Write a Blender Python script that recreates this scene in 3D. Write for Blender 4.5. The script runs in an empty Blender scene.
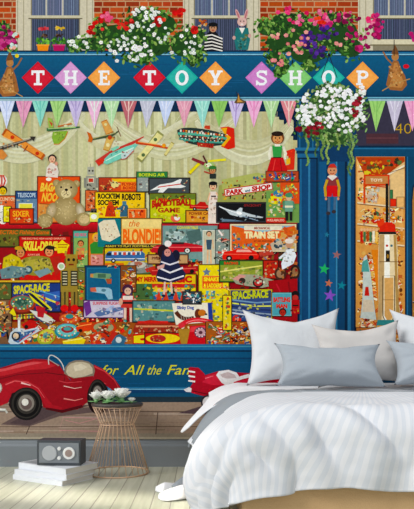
import bpy, bmesh, math, random
from mathutils import Vector, noise
random.seed(7)
SC = bpy.context.scene
COL = SC.collection
PI = math.pi
# ------------------------------------------------------------------ camera numbers (metres)
S = 150.0            # photograph pixels per metre on the wall
VX, FY, HY = 197.0, 466.0, 361.0
CD, CH, FPX = 4.0, 0.70, 600.0
def X(px): return (px - VX) / S
def Z(py): return (FY - py) / S

def lin(c):
    c = max(0.0, min(1.0, c / 255.0))
    return c / 12.92 if c <= 0.04045 else ((c + 0.055) / 1.055) ** 2.4
def rgb(h):
    if isinstance(h, str):
        return tuple(int(h[i:i + 2], 16) for i in (0, 2, 4))
    return h
def L(h):
    h = rgb(h); return (lin(h[0]), lin(h[1]), lin(h[2]), 1.0)
def mix(a, b, t):
    a, b = rgb(a), rgb(b)
    return tuple(a[i] * (1 - t) + b[i] * t for i in range(3))
def var(c, d):
    c = rgb(c); k = random.uniform(-d, d)
    return tuple(max(0, min(255, v + k + random.uniform(-d, d) * .35)) for v in c)

# ------------------------------------------------------------------ materials
def mat(name, col, rough=.6, metal=0, bump=None, var_=None, sheen=0, spec=.5):
    m = bpy.data.materials.new(name); m.use_nodes = True
    nt = m.node_tree; b = nt.nodes['Principled BSDF']
    b.inputs['Base Color'].default_value = L(col)
    b.inputs['Roughness'].default_value = rough
    b.inputs['Metallic'].default_value = metal
    b.inputs['Specular IOR Level'].default_value = spec
    if sheen: b.inputs['Sheen Weight'].default_value = sheen
    tc = nt.nodes.new('ShaderNodeTexCoord')
    if var_:
        n = nt.nodes.new('ShaderNodeTexNoise'); n.inputs['Scale'].default_value = var_[0]; n.inputs['Detail'].default_value = 5
        mx = nt.nodes.new('ShaderNodeMix'); mx.data_type = 'RGBA'
        mx.inputs['A'].default_value = L(col); mx.inputs['B'].default_value = L(var_[1])
        nt.links.new(tc.outputs['Object'], n.inputs['Vector'])
        nt.links.new(n.outputs['Fac'], mx.inputs['Factor']); nt.links.new(mx.outputs['Result'], b.inputs['Base Color'])
    if bump:
        n = nt.nodes.new('ShaderNodeTexNoise'); n.inputs['Scale'].default_value = bump[0]
        bp = nt.nodes.new('ShaderNodeBump'); bp.inputs['Strength'].default_value = bump[1]; bp.inputs['Distance'].default_value = .01
        nt.links.new(tc.outputs['Object'], n.inputs['Vector'])
        nt.links.new(n.outputs['Fac'], bp.inputs['Height']); nt.links.new(bp.outputs['Normal'], b.inputs['Normal'])
    return m

def print_material():
    m = bpy.data.materials.new('mural_print'); m.use_nodes = True
    nt = m.node_tree; b = nt.nodes['Principled BSDF']
    b.inputs['Roughness'].default_value = .85; b.inputs['Specular IOR Level'].default_value = .12
    at = nt.nodes.new('ShaderNodeAttribute'); at.attribute_name = 'ink'
    ge = nt.nodes.new('ShaderNodeNewGeometry')
    n = nt.nodes.new('ShaderNodeTexNoise'); n.inputs['Scale'].default_value = 60; n.inputs['Detail'].default_value = 3
    mr = nt.nodes.new('ShaderNodeMapRange'); mr.inputs['From Min'].default_value = .3; mr.inputs['From Max'].default_value = .7
    mr.inputs['To Min'].default_value = .90; mr.inputs['To Max'].default_value = 1.09
    mu = nt.nodes.new('ShaderNodeVectorMath'); mu.operation = 'SCALE'
    nt.links.new(ge.outputs['Position'], n.inputs['Vector']); nt.links.new(n.outputs['Fac'], mr.inputs['Value'])
    nt.links.new(at.outputs['Color'], mu.inputs[0]); nt.links.new(mr.outputs['Result'], mu.inputs['Scale'])
    nt.links.new(mu.outputs['Vector'], b.inputs['Base Color'])
    return m
INK = print_material()

# ------------------------------------------------------------------ object helpers
def link(o, parent=None):
    COL.objects.link(o)
    if parent is not None:
        o.parent = parent
        o.matrix_parent_inverse = parent.matrix_world.inverted() if False else o.matrix_parent_inverse
    return o
def tag(o, label=None, cat=None, group=None, kind=None):
    if label: o['label'] = label
    if cat: o['category'] = cat
    if group: o['group'] = group
    if kind: o['kind'] = kind
    return o
def empty(name, loc, label, cat, group=None):
    o = bpy.data.objects.new(name, None); o.location = loc; o.empty_display_size = .05
    link(o); return tag(o, label, cat, group)
def wloc(o):
    v = Vector((0, 0, 0))
    while o is not None:
        v += o.location; o = o.parent
    return v
def mesh_obj(name, verts, faces, m, parent=None, smooth=False, origin=None, label=None):
    """verts in world metres; origin = world point"""
    if origin is None:
        origin = Vector([sum(v[i] for v in verts) / len(verts) for i in range(3)])
    origin = Vector(origin)
    me = bpy.data.meshes.new(name)
    me.from_pydata([tuple(Vector(v) - origin) for v in verts], [], faces)
    me.materials.append(m); me.update()
    if smooth:
        for p in me.polygons: p.use_smooth = True
    o = bpy.data.objects.new(name, me)
    COL.objects.link(o)
    if parent is not None:
        o.parent = parent; o.location = origin - wloc(parent)
    else: o.location = origin
    if label: o['label'] = label
    return o

# ------------------------------------------------------------------ flat printed artwork
MURAL = empty('wall_mural', (X(205), 0, Z(437)), 'printed toy shop front mural covering the whole wall behind the bed', 'mural')
GX0, GY0, RES = -45, -25, 1.0
GW, GH = 520, 480
BUF = [[0] * GW for _ in range(GH)]
STEP = 5e-5
TEXTCACHE = {}
def glyphs(s, bold):
    k = (s, bold)
    if k in TEXTCACHE: return TEXTCACHE[k]
    cu = bpy.data.curves.new('t', 'FONT'); cu.body = s; cu.size = 1; cu.offset = bold; cu.resolution_u = 3
    ob = bpy.data.objects.new('t', cu); COL.objects.link(ob)
    dg = bpy.context.evaluated_depsgraph_get(); dg.update()
    ev = ob.evaluated_get(dg); me = ev.to_mesh()
    vs = [(v.co.x, v.co.y) for v in me.vertices]; fs = [tuple(p.vertices) for p in me.polygons]
    ev.to_mesh_clear(); bpy.data.objects.remove(ob); bpy.data.curves.remove(cu)
    x0 = min(v[0] for v in vs); x1 = max(v[0] for v in vs); y0 = min(v[1] for v in vs); y1 = max(v[1] for v in vs)
    vs = [((v[0] - x0) / (x1 - x0 or 1), (v[1] - y0) / (y1 - y0 or 1)) for v in vs]
    TEXTCACHE[k] = (vs, fs); return vs, fs

def ink(q):
    if q[2] > 2.2 * q[0] and q[2] > 1.4 * q[1]: q = (q[0], q[1] * .97, q[2] * .86, 1)
    l = .3 * q[0] + .6 * q[1] + .1 * q[2]
    return [min(.95, max(0, l + (v - l) * 1.08) ** 1.10 * .99) for v in q[:3]] + [1.0]
class Item:
    def __init__(s, name, label=None, parent=None):
        s.name, s.label, s.parent = name, label, parent
        s.v, s.f, s.c = [], [], []
        s.ob = None
    def _depth(s, pts):
        x0 = max(0, int(min(p[0] for p in pts) - GX0)); x1 = min(GW - 1, int(max(p[0] for p in pts) - GX0))
        y0 = max(0, int(min(p[1] for p in pts) - GY0)); y1 = min(GH - 1, int(max(p[1] for p in pts) - GY0))
        d = 0
        for y in range(y0, y1 + 1):
            m = max(BUF[y][x0:x1 + 1] or [0])
            if m > d: d = m
        d += 1
        for y in range(y0, y1 + 1):
            BUF[y][x0:x1 + 1] = [d] * max(0, x1 + 1 - x0)
        return d
    def raw(s, pts, faces, cols):
        d = s._depth(pts); n = len(s.v)
        for p in pts: s.v.append((X(p[0]), -.0015 - d * STEP, Z(p[1])))
        for f, c in zip(faces, cols):
            a = 0
            for i in range(len(f)):
                p, q = pts[f[i]], pts[f[(i + 1) % len(f)]]; a += p[0] * q[1] - q[0] * p[1]
            if a > 0: f = f[::-1]; c = c[::-1]
            s.f.append(tuple(n + i for i in f)); s.c.append(c)
        return s
    def poly(s, pts, col):
        return s.raw(pts, [tuple(range(len(pts)))], [[L(col)] * len(pts)])
    def grad(s, pts, c0, c1, vert=True):
        k = 1 if vert else 0
        a = min(p[k] for p in pts); b = max(p[k] for p in pts)
        return s.raw(pts, [tuple(range(len(pts)))], [[L(mix(c0, c1, (p[k] - a) / (b - a or 1))) for p in pts]])
    def rect(s, x0, y0, x1, y1, col, sk=0):
        return s.poly([(x0, y0), (x1, y0 + sk), (x1, y1 + sk), (x0, y1)], col)
    def box(s, x0, y0, x1, y1, c, edge=None, sk=0, w=.7):
        if edge: s.rect(x0, y0, x1, y1, edge, sk); s.rect(x0 + w, y0 + w, x1 - w, y1 - w, c, sk)
        else: s.rect(x0, y0, x1, y1, c, sk)
        return s
    def ell(s, cx, cy, rx, ry, col, rot=0, n=None, a0=0, a1=360, edge=None):
        n = n or (8 if max(rx, ry) < 2 else 14 if max(rx, ry) < 7 else 24)
        full = (a1 - a0) >= 360
        r = math.radians(rot); pts = []
        for i in range(n if full else n + 1):
            a = math.radians(a0 + (a1 - a0) * i / n); x, y = rx * math.cos(a), ry * math.sin(a)
            pts.append((cx + x * math.cos(r) - y * math.sin(r), cy + x * math.sin(r) + y * math.cos(r)))
        if edge:
            cs = [L(edge)] * len(pts)
            return s.raw([(cx, cy)] + pts, [(0, i + 1, (i + 1) % len(pts) + 1) for i in range(len(pts))], [[L(col), L(edge), L(edge)] for _ in pts])
        return s.poly(pts, col)
    def line(s, pts, w, col, w2=None, closed=False):
        if closed: pts = pts + [pts[0]]
        w2 = w if w2 is None else w2; n = len(pts); a, b = [], []
        for i, p in enumerate(pts):
            q0 = pts[max(0, i - 1)]; q1 = pts[min(n - 1, i + 1)]
            if closed and i in (0, n - 1): q0, q1 = pts[-2], pts[1]
            dx, dy = q1[0] - q0[0], q1[1] - q0[1]; l = math.hypot(dx, dy) or 1
            ww = (w + (w2 - w) * i / max(1, n - 1)) / 2
            a.append((p[0] - dy / l * ww, p[1] + dx / l * ww)); b.append((p[0] + dy / l * ww, p[1] - dx / l * ww))
        return s.raw(a + b, [(i, i + 1, n + i + 1, n + i) for i in range(n - 1)], [[L(col)] * 4] * (n - 1))
    def txt(s, t, x0, y0, x1, y1, col, sk=0, shear=0, bold=.01, arc=0):
        vs, fs = glyphs(t, bold); h = y1 - y0
        pts = [(x0 + u * (x1 - x0) + shear * v * h, y1 - v * h + sk * u - arc * 4 * u * (1 - u)) for u, v in vs]
        return s.raw(pts, fs, [[L(col)] * len(f) for f in fs])
    def confetti(s, x0, y0, x1, y1, pal, n, sz=2.0, kind='er'):
        pal = [mix(c, '6A5038', .16) for c in pal]
        for _ in range(n):
            cx, cy = random.uniform(x0 + sz * .5, x1 - sz * .5), random.uniform(y0 + sz * .5, y1 - sz * .5)
            a, b = random.uniform(.4, 1) * sz, random.uniform(.25, .8) * sz; c = var(random.choice(pal), 12)
            if random.choice(kind) == 'e': s.ell(cx, cy, a * .6, b * .6, c, random.uniform(0, 180), 7)
            else:
                r = random.uniform(0, PI) if random.random() < .6 else 0
                s.poly([(cx + math.cos(r) * u * a * .6 - math.sin(r) * v * b * .6, cy + math.sin(r) * u * a * .6 + math.cos(r) * v * b * .6) for u, v in ((-1, -1), (1, -1), (1, 1), (-1, 1))], c)
        return s
    def toys(s, x0, y0, x1, y1, pal, n, sz=7):
        for _ in range(n):
            x, y = random.uniform(x0 + sz * .4, x1 - sz * .4), random.uniform(y0 + sz * .4, y1 - sz * .4)
            k = random.choice('fcrpsbl'); c = var(random.choice(pal), 16); d = var(random.choice(pal), 16); z = sz * random.uniform(.7, 1.1); a = random.uniform(-40, 40); f = random.choice((-1, 1))
            def T(pts): 
                r = math.radians(a); return [(x + (p * math.cos(r) - q * math.sin(r)) * z * f, y + (p * math.sin(r) + q * math.cos(r)) * z) for p, q in pts]
            if k == 'f':
                s.poly(T([(-.16, -.15), (.16, -.15), (.22, .25), (.15, .5), (-.15, .5), (-.22, .25)]), c); s.ell(*T([(0, -.3)])[0], z * .15, z * .16, 'E4B48C', n=8); s.line(T([(-.25, .1), (0, -.05), (.28, -.1)]), z * .1, d); s.ell(*T([(0, -.42)])[0], z * .16, z * .08, '2A1A14', n=7)
            elif k == 'c':
                s.poly(T([(-.5, .1), (-.45, -.05), (-.2, -.1), (-.1, -.24), (.18, -.24), (.28, -.08), (.5, 0), (.5, .14)]), c); s.line(T([(-.4, 0), (.45, .04)]), z * .05, 'F0E0C8')
                for q in (-.28, .3): s.ell(*T([(q, .15)])[0], z * .1, z * .1, '181414', n=8)
            elif k == 'r': s.poly(T([(-.5, 0), (-.2, -.14), (.3, -.12), (.55, 0), (.3, .12), (-.2, .14)]), c); s.poly(T([(.25, -.12), (.55, 0), (.25, .12)]), d); s.poly(T([(-.5, -.2), (-.25, 0), (-.5, .2)]), d)
            elif k == 'p': s.poly(T([(-.5, -.05), (.5, -.05), (.45, .07), (-.45, .07)]), c); s.poly(T([(-.1, -.4), (.08, -.4), (.1, .4), (-.12, .4)]), d)
            elif k == 's': s.ell(x, y, z * .5, z * .26, d, a * .4); s.ell(x, y - z * .04, z * .38, z * .18, c, a * .4); s.ell(x, y - z * .1, z * .17, z * .11, 'E8E4D0', n=8)
            elif k == 'b': s.poly(T([(-.35, -.25), (.35, -.25), (.35, .25), (-.35, .25)]), c); s.poly(T([(-.26, -.16), (.26, -.16), (.26, -.02), (-.26, -.02)]), d)
            else: s.line(T([(-.5, .1), (-.1, -.1), (.5, .05)]), z * .16, c, z * .06); s.ell(*T([(-.45, .1)])[0], z * .13, z * .13, d, n=8)
        return s
    def face(s, cx, cy, r, skin='E8B088', hair='2A1A14', cap=None):
        s.ell(cx, cy - r * .15, r * 1.12, r * 1.12, hair)
        s.ell(cx, cy + r * .12, r * .86, r * .95, skin)
        if cap: s.ell(cx, cy - r * .75, r * 1.15, r * .55, cap)
        s.ell(cx - r * .33, cy, r * .15, r * .15, '201810', n=6); s.ell(cx + r * .33, cy, r * .15, r * .15, '201810', n=6)
        s.line([(cx - r * .3, cy + r * .5), (cx, cy + r * .6), (cx + r * .3, cy + r * .5)], r * .2, 'B02820')
        return s
    def done(s):
        if not s.v: return None
        par = s.parent.ob if isinstance(s.parent, Item) else MURAL
        xs = [v[0] for v in s.v]; ys = [v[1] for v in s.v]; zs = [v[2] for v in s.v]
        org = Vector(((min(xs) + max(xs)) / 2, max(ys), (min(zs) + max(zs)) / 2))
        o = mesh_obj(s.name, s.v, s.f, INK, par, origin=org, label=s.label)
        at = o.data.color_attributes.new('ink', 'FLOAT_COLOR', 'CORNER')
        flat = [x for c in s.c for q in c for x in ink(q)]
        at.data.foreach_set('color', flat)
        s.ob = o; return o
def star(cx, cy, r, k=.42, a=0):
    return [(cx + math.sin(a + i * PI / 5) * (r if i % 2 == 0 else r * k), cy - math.cos(a + i * PI / 5) * (r if i % 2 == 0 else r * k)) for i in range(10)]
def quad_curve(p0, p1, p2, n=14):
    return [((1 - t) ** 2 * p0[0] + 2 * t * (1 - t) * p1[0] + t * t * p2[0], (1 - t) ** 2 * p0[1] + 2 * t * (1 - t) * p1[1] + t * t * p2[1]) for t in [i / n for i in range(n + 1)]]
I = Item
HOT = ['D8261C', 'F0C020', '2C7A3C', '2A5AA8', 'E87820', 'F4E8D0', '201C20', '30A0A0', 'C81830']
WARM = ['D89040', 'F0C870', 'B85020', 'E8D8A0', 'C82818', '7A3818', 'F0A030', '4A7A50']
WORLD_K, SUN_K, EXPO = 0.76, 2.0, 0.0
# ================================================================== FACADE
g = I('mural_sheet', 'printed backing paper of the mural')
g.rect(-42, -22, 456, 437, '114C74'); g.done()
# brick courses
for k, (bx0, bx1) in enumerate(((-42, 16), (94, 183), (260, 358))):
    g = I('brick_facade', 'printed red brick wall with pale mortar'); g.rect(bx0, -22, bx1, 53, 'C29C78')
    r = 0; y = -21.6
    while y < 51:
        x = bx0 - (7 if r % 2 else 0); j = r
        while x < bx1:
            w = 13.6 if j % 2 else 8.2
            a, b = max(bx0, x + .5), min(bx1, x + w)
            if b - a > .6: g.rect(a, y + .6, b, y + 5.0, var(random.choice(['A84420', 'B4481E', '9C3C1C', 'BC5628']), 14))
            x += w + .5; j += 1
        y += 5.75; r += 1
    g.done()
def sash(x0, x1, g0, g1, munt, sill, bot, label):
    g = I('sash_window', label); F, D = 'D3CBB4', '8F8872'
    g.rect(x0, -22, x1, bot, F)
    for fx in (x0 + 1.2, x0 + (g0 - x0) * .45, x1 - 1.8, x1 - (x1 - g1) * .5): g.rect(fx, -22, fx + .9, bot, 'AFA68C')
    g.rect(g0 - 1.2, -22, g1 + 1.2, bot - 1, D)
    g.rect(g0, -22, g1, 16.5, '56607A')
    x = g0 + .5
    while x < g1 - 1:
        w = random.uniform(.8, 2); g.rect(x, -22, x + w * .6, 16.3, var('7A829A', 14)); x += w + .6
    for m in munt: g.rect(m - .8, -22, m + .8, 16.5, 'C9C4B4')
    g.rect(g0 - 3.5, 15.6, g1 + 3.5, 18.6, 'CFC8AE'); g.rect(g0 - 3.5, 18.2, g1 + 3.5, 19.2, '6E6650')
    g.rect(g0, 19.2, g1, sill, '3E4660')
    x = g0 + .5
    while x < g1 - 1:
        w = random.uniform(.8, 2.2); g.rect(x, 19.4, x + w * .55, sill - .2, var('5C6482', 14)); x += w + .8
    if sill < bot: g.rect(g0 - 2, sill, g1 + 2, sill + 5, 'DAD2B6'); g.rect(g0 - 4, sill + 5, g1 + 4, sill + 6.4, '857C60')
    g.done(); return g
sash(16, 94, 32, 79, (46.4, 62.8), 51.5, 51.5, 'printed sash window with two flower pots')
sash(183, 260, 195, 246, (212, 229), 51.5, 51.5, 'printed sash window with two dolls')
sash(358, 452, 374, 436, (388.7, 404.7, 420), 39.5, 51.5, 'printed sash window at the right end')
# fascia
g = I('shop_fascia', 'printed blue shop name board')
g.rect(-42, 51, 456, 101, '125480')
g.grad([(-42, 56), (456, 56), (456, 97), (-42, 97)], '17618E', '0F4C74')
for y, h, c in ((50.6, 1.4, '0C2E4E'), (52.2, 1.4, '2A75A8'), (54, 1.2, '8FC4D8'), (55.4, .7, '0F3E66'), (95.6, .9, '0E3C64'), (97.2, 1.3, '7FBCD0'), (98.8, 1.6, '0C2844')):
    g.rect(-42, y, 456, y + h, c)
for _ in range(60):
    x = random.uniform(-40, 440); y = random.uniform(57, 94); w = random.uniform(6, 30); g.rect(x, y, x + w, y + .5, var('1A5A90', 12))
g.done()
# display window glass area with curtain
g = I('display_curtain', 'printed cream draped curtain inside the shop window')
g.rect(-42, 100, 299, 346, '0E2E52')
arch = [(-42, 112), (262, 112)] + quad_curve((262, 112), (292, 116), (297, 160), 8) + [(297, 345), (-42, 345)]
g.poly(arch, 'CCC9A0')
x = -41
while x < 294:
    w = random.uniform(2.0, 5.2); c = var(random.choice(['C0BE94', 'D0CDA4', 'C8C59C', 'D6D4AE', 'B8B68C', 'C4BE90']), 6)
    top = 112 if x < 262 else 112 + (x - 262) ** 2 * .03
    g.poly([(x, top), (x + w, top), (x + w + 1, 238), (x + .5, 238)], c); x += w
def swag(x0, y0, xm, ym, x1, y1, n, th):
    for k in range(n):
        o = k * th / n; c = var(random.choice(['DAD8B8', 'D0CDA8', 'E0DEC2', 'C8C59E', 'D6D3B2']), 4)
        g.line(quad_curve((x0, y0 + o * .3), (xm, ym + o), (x1, y1 + o * .3)), th / n + .9, c)
swag(-45, 114, 28, 170, 84, 108, 12, 36); swag(72, 112, 110, 175, 196, 112, 6, 18)
swag(106, 112, 165, 168, 236, 116, 11, 30); swag(196, 114, 252, 168, 292, 120, 12, 36)
g.done()
# bunting
FL = [(-10, 'D8E4F4', 'B8C8E8'), (7, 'DDE4F8', 'C0CCEC'), (24.5, 'E8A8C4', 'D890B4'), (40.5, '9CDCCC', '78C8BC'), (58.5, 'B4D890', '98C878'), (76, 'D0C4E4', 'B4A4D4'),
      (94.5, 'F0C0DC', 'E8F0E8'), (111.5, 'BCE0B0', 'D8ECCC'), (129, 'C07078', 'E8C8C0'), (148, 'C8C8D8', 'D8D8E4'), (166.5, 'CCD8F4', 'E4E8F8'),
      (184.5, 'E4A4B8', 'EEC0CC'), (202, 'A0DCD0', 'C0ECE0'), (219.5, '9CCC74', '8CC068'), (236.5, 'D4C8E8', 'A890C8'), (254, 'F0B8D8', 'E490C0'),
      (271, 'B4D8A0', 'D8ECC8'), (288.5, 'E09098', 'F0D8D0'), (377, 'A8D480', '90C470'), (394.5, 'CCC4D8', 'E0DCE8'), (412, 'F0B0D0', 'E898C0'), (430, 'A0DCD0', 'C0ECE0')]
dk = I('bunting_dark_band', 'dark strip behind the bunting'); dk.rect(-42, 100.2, 299, 112, '0C3056'); dk.done()  # navy band printed behind the flags
# door transom
g = I('door_surround', 'printed blue painted shop doorway and columns')
g.rect(297, 99, 456, 403, '124C74')
for x, w, c in ((297, 2.5, '0C3458'), (299.5, 2, '2A6EA0'), (302, 6, '174E80'), (308, 2, '3A7FB0'), (310.5, 5, '124472'), (316, 1.6, '0A2A4A'), (319, 7, '1B5A8C'), (326.5, 2, '0E3860'), (329, 6, '1C5E92'), (335.5, 1.6, '4088B8'), (338, 6, '154A78'), (344.5, 2.4, '0A2A4A'), (347.5, 3, '3478A8'), (351, 3, '124270'), (354, 1.6, '08203A')):
    g.rect(x, 162 if x > 318 else 158, x + w, 402, c)
g.rect(319, 99, 356, 162, '123F6C')
for x in (299, 306, 312): g.rect(x, 100, x + 1.2, 158, '2C70A2')
g.box(295, 148, 319, 151, '2F76A8'); g.box(296, 151, 318, 154, '0E3A62'); g.box(297, 154, 317, 158, '286A9C'); g.rect(297, 158, 317, 159.2, '08203A')
g.rect(356, 103, 456, 146, '3E3A4C'); g.rect(358, 146, 456, 148, '0A2A48'); g.rect(354, 147.5, 456, 157, '124E76'); g.rect(354, 148.5, 456, 149.6, '2F76A6')
g.rect(366, 134, 398, 144, '54343C'); g.rect(366, 138, 398, 139, '6C444A')
g.rect(404.5, 157, 456, 403, '10486E'); g.rect(404.5, 157, 405.6, 403, '08203A'); g.rect(406.5, 157, 407.6, 403, '2E72A4')
g.poly([(410.5, 345), (410.5, 200), (412, 186), (418, 178), (456, 176), (456, 345)], '0E3050')
g.poly([(412, 344), (412, 201), (413.4, 188), (419, 181), (456, 179), (456, 344)], 'B07C40')
g.toys(412, 185, 454, 340, WARM, 60, 9)
g.txt('40', 394.5, 124, 411, 134, 'C8A420', bold=-.015)
g.done()
for i, (cx, a, b) in enumerate(FL):
    g = I('bunting_flag', 'printed pastel pennant of the bunting')
    x0, x1, tip, yb = cx - 8.6, cx + 8.6, cx + random.uniform(-1.6, .8), 127.5 + random.uniform(0, 2)
    if cx > 360: yb += 4
    g.poly([(x0, 100), (x1, 100), (tip, yb)], a)
    for k in range(-3, 4, 1):
        if k % 2: continue
        t = cx + k * 2.5; f = 1 - min(1, abs(k) * 2.5 / 8.6)
        g.poly([(t - .8, 100), (t + .8, 100), (tip + (t - cx) * .15 + .25, 100 + (yb - 100) * max(f, .15) * .96), (tip + (t - cx) * .15 - .25, 100 + (yb - 100) * max(f, .15) * .96)], b)
    g.done()
g = I('bunting_ribbon', 'pale ribbon carrying the bunting'); g.rect(-42, 99.6, 299, 101.4, 'A8C4CC'); g.rect(368, 99.6, 456, 101.4, 'A8C4CC'); g.done()
# diamonds
RED, PNK, ORG, TEA, GRN = 'CE1A30', 'D69CCF', 'F4A652', '2FB0A2', '84C874'
for ch, cx, c in (('T', 38, RED), ('H', 70.7, PNK), ('E', 104, ORG), ('T', 149.5, RED), ('O', 182, TEA), ('Y', 215.5, ORG), ('S', 261.5, 'CC80C4'), ('H', 295.4, GRN), ('O', 328.6, TEA), ('P', 362.5, ORG)):
    g = I('letter_diamond', 'printed diamond tile with the white letter ' + ch)
    cy, r = 77.8, 16.2
    g.poly([(cx, cy - r), (cx + r, cy), (cx, cy + r), (cx - r, cy)], c)
    g.poly([(cx, cy - r + 2), (cx + r - 2, cy), (cx, cy + r - 2), (cx - r + 2, cy)], mix(c, 'FFFFFF', .09))
    W = 'F4F4F6'; y0, y1 = 70.6, 85.4
    def R(a, b, e, d): g.rect(cx + a, b, cx + e, d, W)
    if ch == 'T': R(-6.5, y0, 6.5, y0 + 2.6); R(-6.5, y0, -4.6, y0 + 4.6); R(4.6, y0, 6.5, y0 + 4.6); R(-1.7, y0, 1.7, y1); R(-4, y1 - 2.2, 4, y1)
    elif ch == 'H':
        for s_ in (-1, 1): R(s_ * 4.2 - 1.5, y0, s_ * 4.2 + 1.5, y1); R(s_ * 4.2 - 2.8, y0, s_ * 4.2 + 2.8, y0 + 2); R(s_ * 4.2 - 2.8, y1 - 2, s_ * 4.2 + 2.8, y1)
        R(-4, 76.8, 4, 79.2)
    elif ch == 'E': R(-5.6, y0, 5.4, y0 + 2.3); R(-5.6, y1 - 2.3, 5.8, y1); R(-4, y0, -1, y1); R(-3, 76.9, 2.8, 79); R(3.8, y0, 5.4, y0 + 4.4); R(4.2, y1 - 4.6, 5.8, y1); R(1.6, 75.6, 3, 80.2)
    elif ch == 'O':
        g.ell(cx, 78, 6.6, 7.6, W); g.ell(cx, 78, 3.3, 5.1, mix(c, 'FFFFFF', .09))
    elif ch == 'Y':
        g.poly([(cx - 6.4, y0), (cx - 2.6, y0), (cx, 76.2), (cx + 2.6, y0), (cx + 6.4, y0), (cx + 1.7, 79), (cx + 1.7, y1), (cx - 1.7, y1), (cx - 1.7, 79)], W); R(-4, y1 - 2.1, 4, y1); R(-7.2, y0, -1.6, y0 + 1.8); R(1.6, y0, 7.2, y0 + 1.8)
    elif ch == 'S':
        pts = [(cx + 4.6, 73.6), (cx + 2.4, 71.9), (cx - 1.6, 71.7), (cx - 4, 73.6), (cx - 3.4, 76.2), (cx, 77.8), (cx + 3.6, 79.4), (cx + 4.4, 82), (cx + 2.2, 84.2), (cx - 1.8, 84.4), (cx - 4.8, 82.2)]
        g.line(pts, 2.6, W); R(3.8, y0, 5.5, 75.5); R(-5.6, 80.6, -4, y1)
    elif ch == 'P':
        R(-6.2, y0, -1, y0 + 2.1); R(-4.8, y0, -1.6, y1); R(-6.4, y1 - 2.1, 0, y1)
        g.ell(cx + .8, 74.9, 5, 4.3, W, a0=-90, a1=90); R(-2, y0, 1, 79.2); g.ell(cx + .4, 74.9, 2.5, 2, mix(c, 'FFFFFF', .09))
    g.done()
# carved witch figures
for sx, sy, fl, lab in ((9, 77, 1, 'printed carved wooden witch hanging at the left of the name board'), (396, 71, -1, 'printed carved wooden witch hanging at the right of the name board')):
    g = I('wooden_witch', lab)
    def P(pts): return [(sx + fl * a, sy + b) for a, b in pts]
    g.poly(P([(-2, -10), (3, -10), (7, 0), (10, 14), (6, 19), (-6, 20), (-11, 14), (-9, 5), (-5, -2)]), 'A06A3C')
    g.poly(P([(-1, -8), (2, -8), (4, 4), (6, 16), (-5, 17), (-8, 12), (-4, 2)]), 'C08850')
    g.ell(sx + fl * 1, sy - 14, 3.6, 4, 'B88450'); g.poly(P([(-3, -16), (5, -17), (1, -26), (-1, -22)]), '7C5230')
    g.line(P([(3, -6), (9, -12), (13, -19)]), 1.6, '9C6C40'); g.line(P([(-14, 8), (0, 12), (14, 20)]), 1, 'B89058')
    g.confetti(sx - 8, sy - 6, sx + 7, sy + 16, ['8C5C34', 'D09C60', 'B07844', 'E0B478'], 40, 2.6)
    if fl < 0: g.ell(406, 66.5, 3, 2.2, 'D02030'); g.line([(394, 40), (394, 56)], .8, '302820')
    else: g.ell(17, 56, 2, 2, 'E8D020')
    g.done()
# window ledge pots and dolls
for cx, pc, fc, lab in ((43, 'EE9420', 'D42838', 'printed orange flower pot with red blooms'), (59, 'B82060', 'E8C030', 'printed magenta flower pot with yellow blooms')):
    g = I('flower_pot', lab)
    g.confetti(cx - 8, 37, cx + 8, 47, ['3C8A2C', '5CB038', '2C6C28', '7CC84C'], 34, 3.4)
    g.confetti(cx - 4, 33, cx + 5, 39, ['3A2420', '6A5040', '2A2030'], 12, 2.6)
    g.confetti(cx - 5, 26, cx + 7, 31, [fc, mix(fc, 'FFFFFF', .2)], 16, 2.8)
    g.poly([(cx - 6, 45), (cx + 6, 45), (cx + 5, 51), (cx - 5, 51)], pc); g.rect(cx - 6.4, 44.6, cx + 6.4, 46, mix(pc, 'FFFFFF', .2)); g.done()
g = I('pirate_doll', 'printed doll in a black and white striped top on the ledge')
g.poly([(203, 51), (205, 36), (210, 31), (216, 32), (223, 42), (223.5, 51)], '16161A')
for k in range(5): g.line([(205 - k * .2, 36 + k * 3.4), (212, 35 + k * 3.4), (222.5, 39 + k * 3)], 1.3, 'E8E4DC')
g.face(213, 28, 4.2, 'C09070', '1A1414', '141418'); g.confetti(198, 19, 208, 34, ['E08830', 'B04820', 'D8C090'], 18, 3); g.done()
g = I('rabbit_doll', 'printed pink eared rabbit doll in a teal coat')
for dx, a in ((-4, -22), (4, 14)): g.ell(242 + dx, 15, 1.7, 6.2, 'D8A8A8', a); g.ell(242 + dx, 15, .8, 4.6, 'B87878', a)
g.ell(242, 22, 4.8, 4.6, 'D8B4AC'); g.ell(240.4, 21.4, .7, .7, '201010', n=6); g.ell(243.8, 21.4, .7, .7, '201010', n=6); g.ell(242, 24.5, 1.6, 1, 'F0E0D8')
g.poly([(236, 28), (248, 28), (250, 40), (248, 50), (236, 50), (234, 38)], '2C7878'); g.poly([(239, 28), (245, 28), (242, 34)], 'F0ECE4')
g.confetti(236, 34, 248, 50, ['3C9090', '1C5858', '70A090', '6A7040'], 26, 2.6); g.ell(234, 38, 1.6, 2, 'D0A8A0'); g.ell(249.5, 36, 1.6, 2, 'D0A8A0')
g.done()
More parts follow.
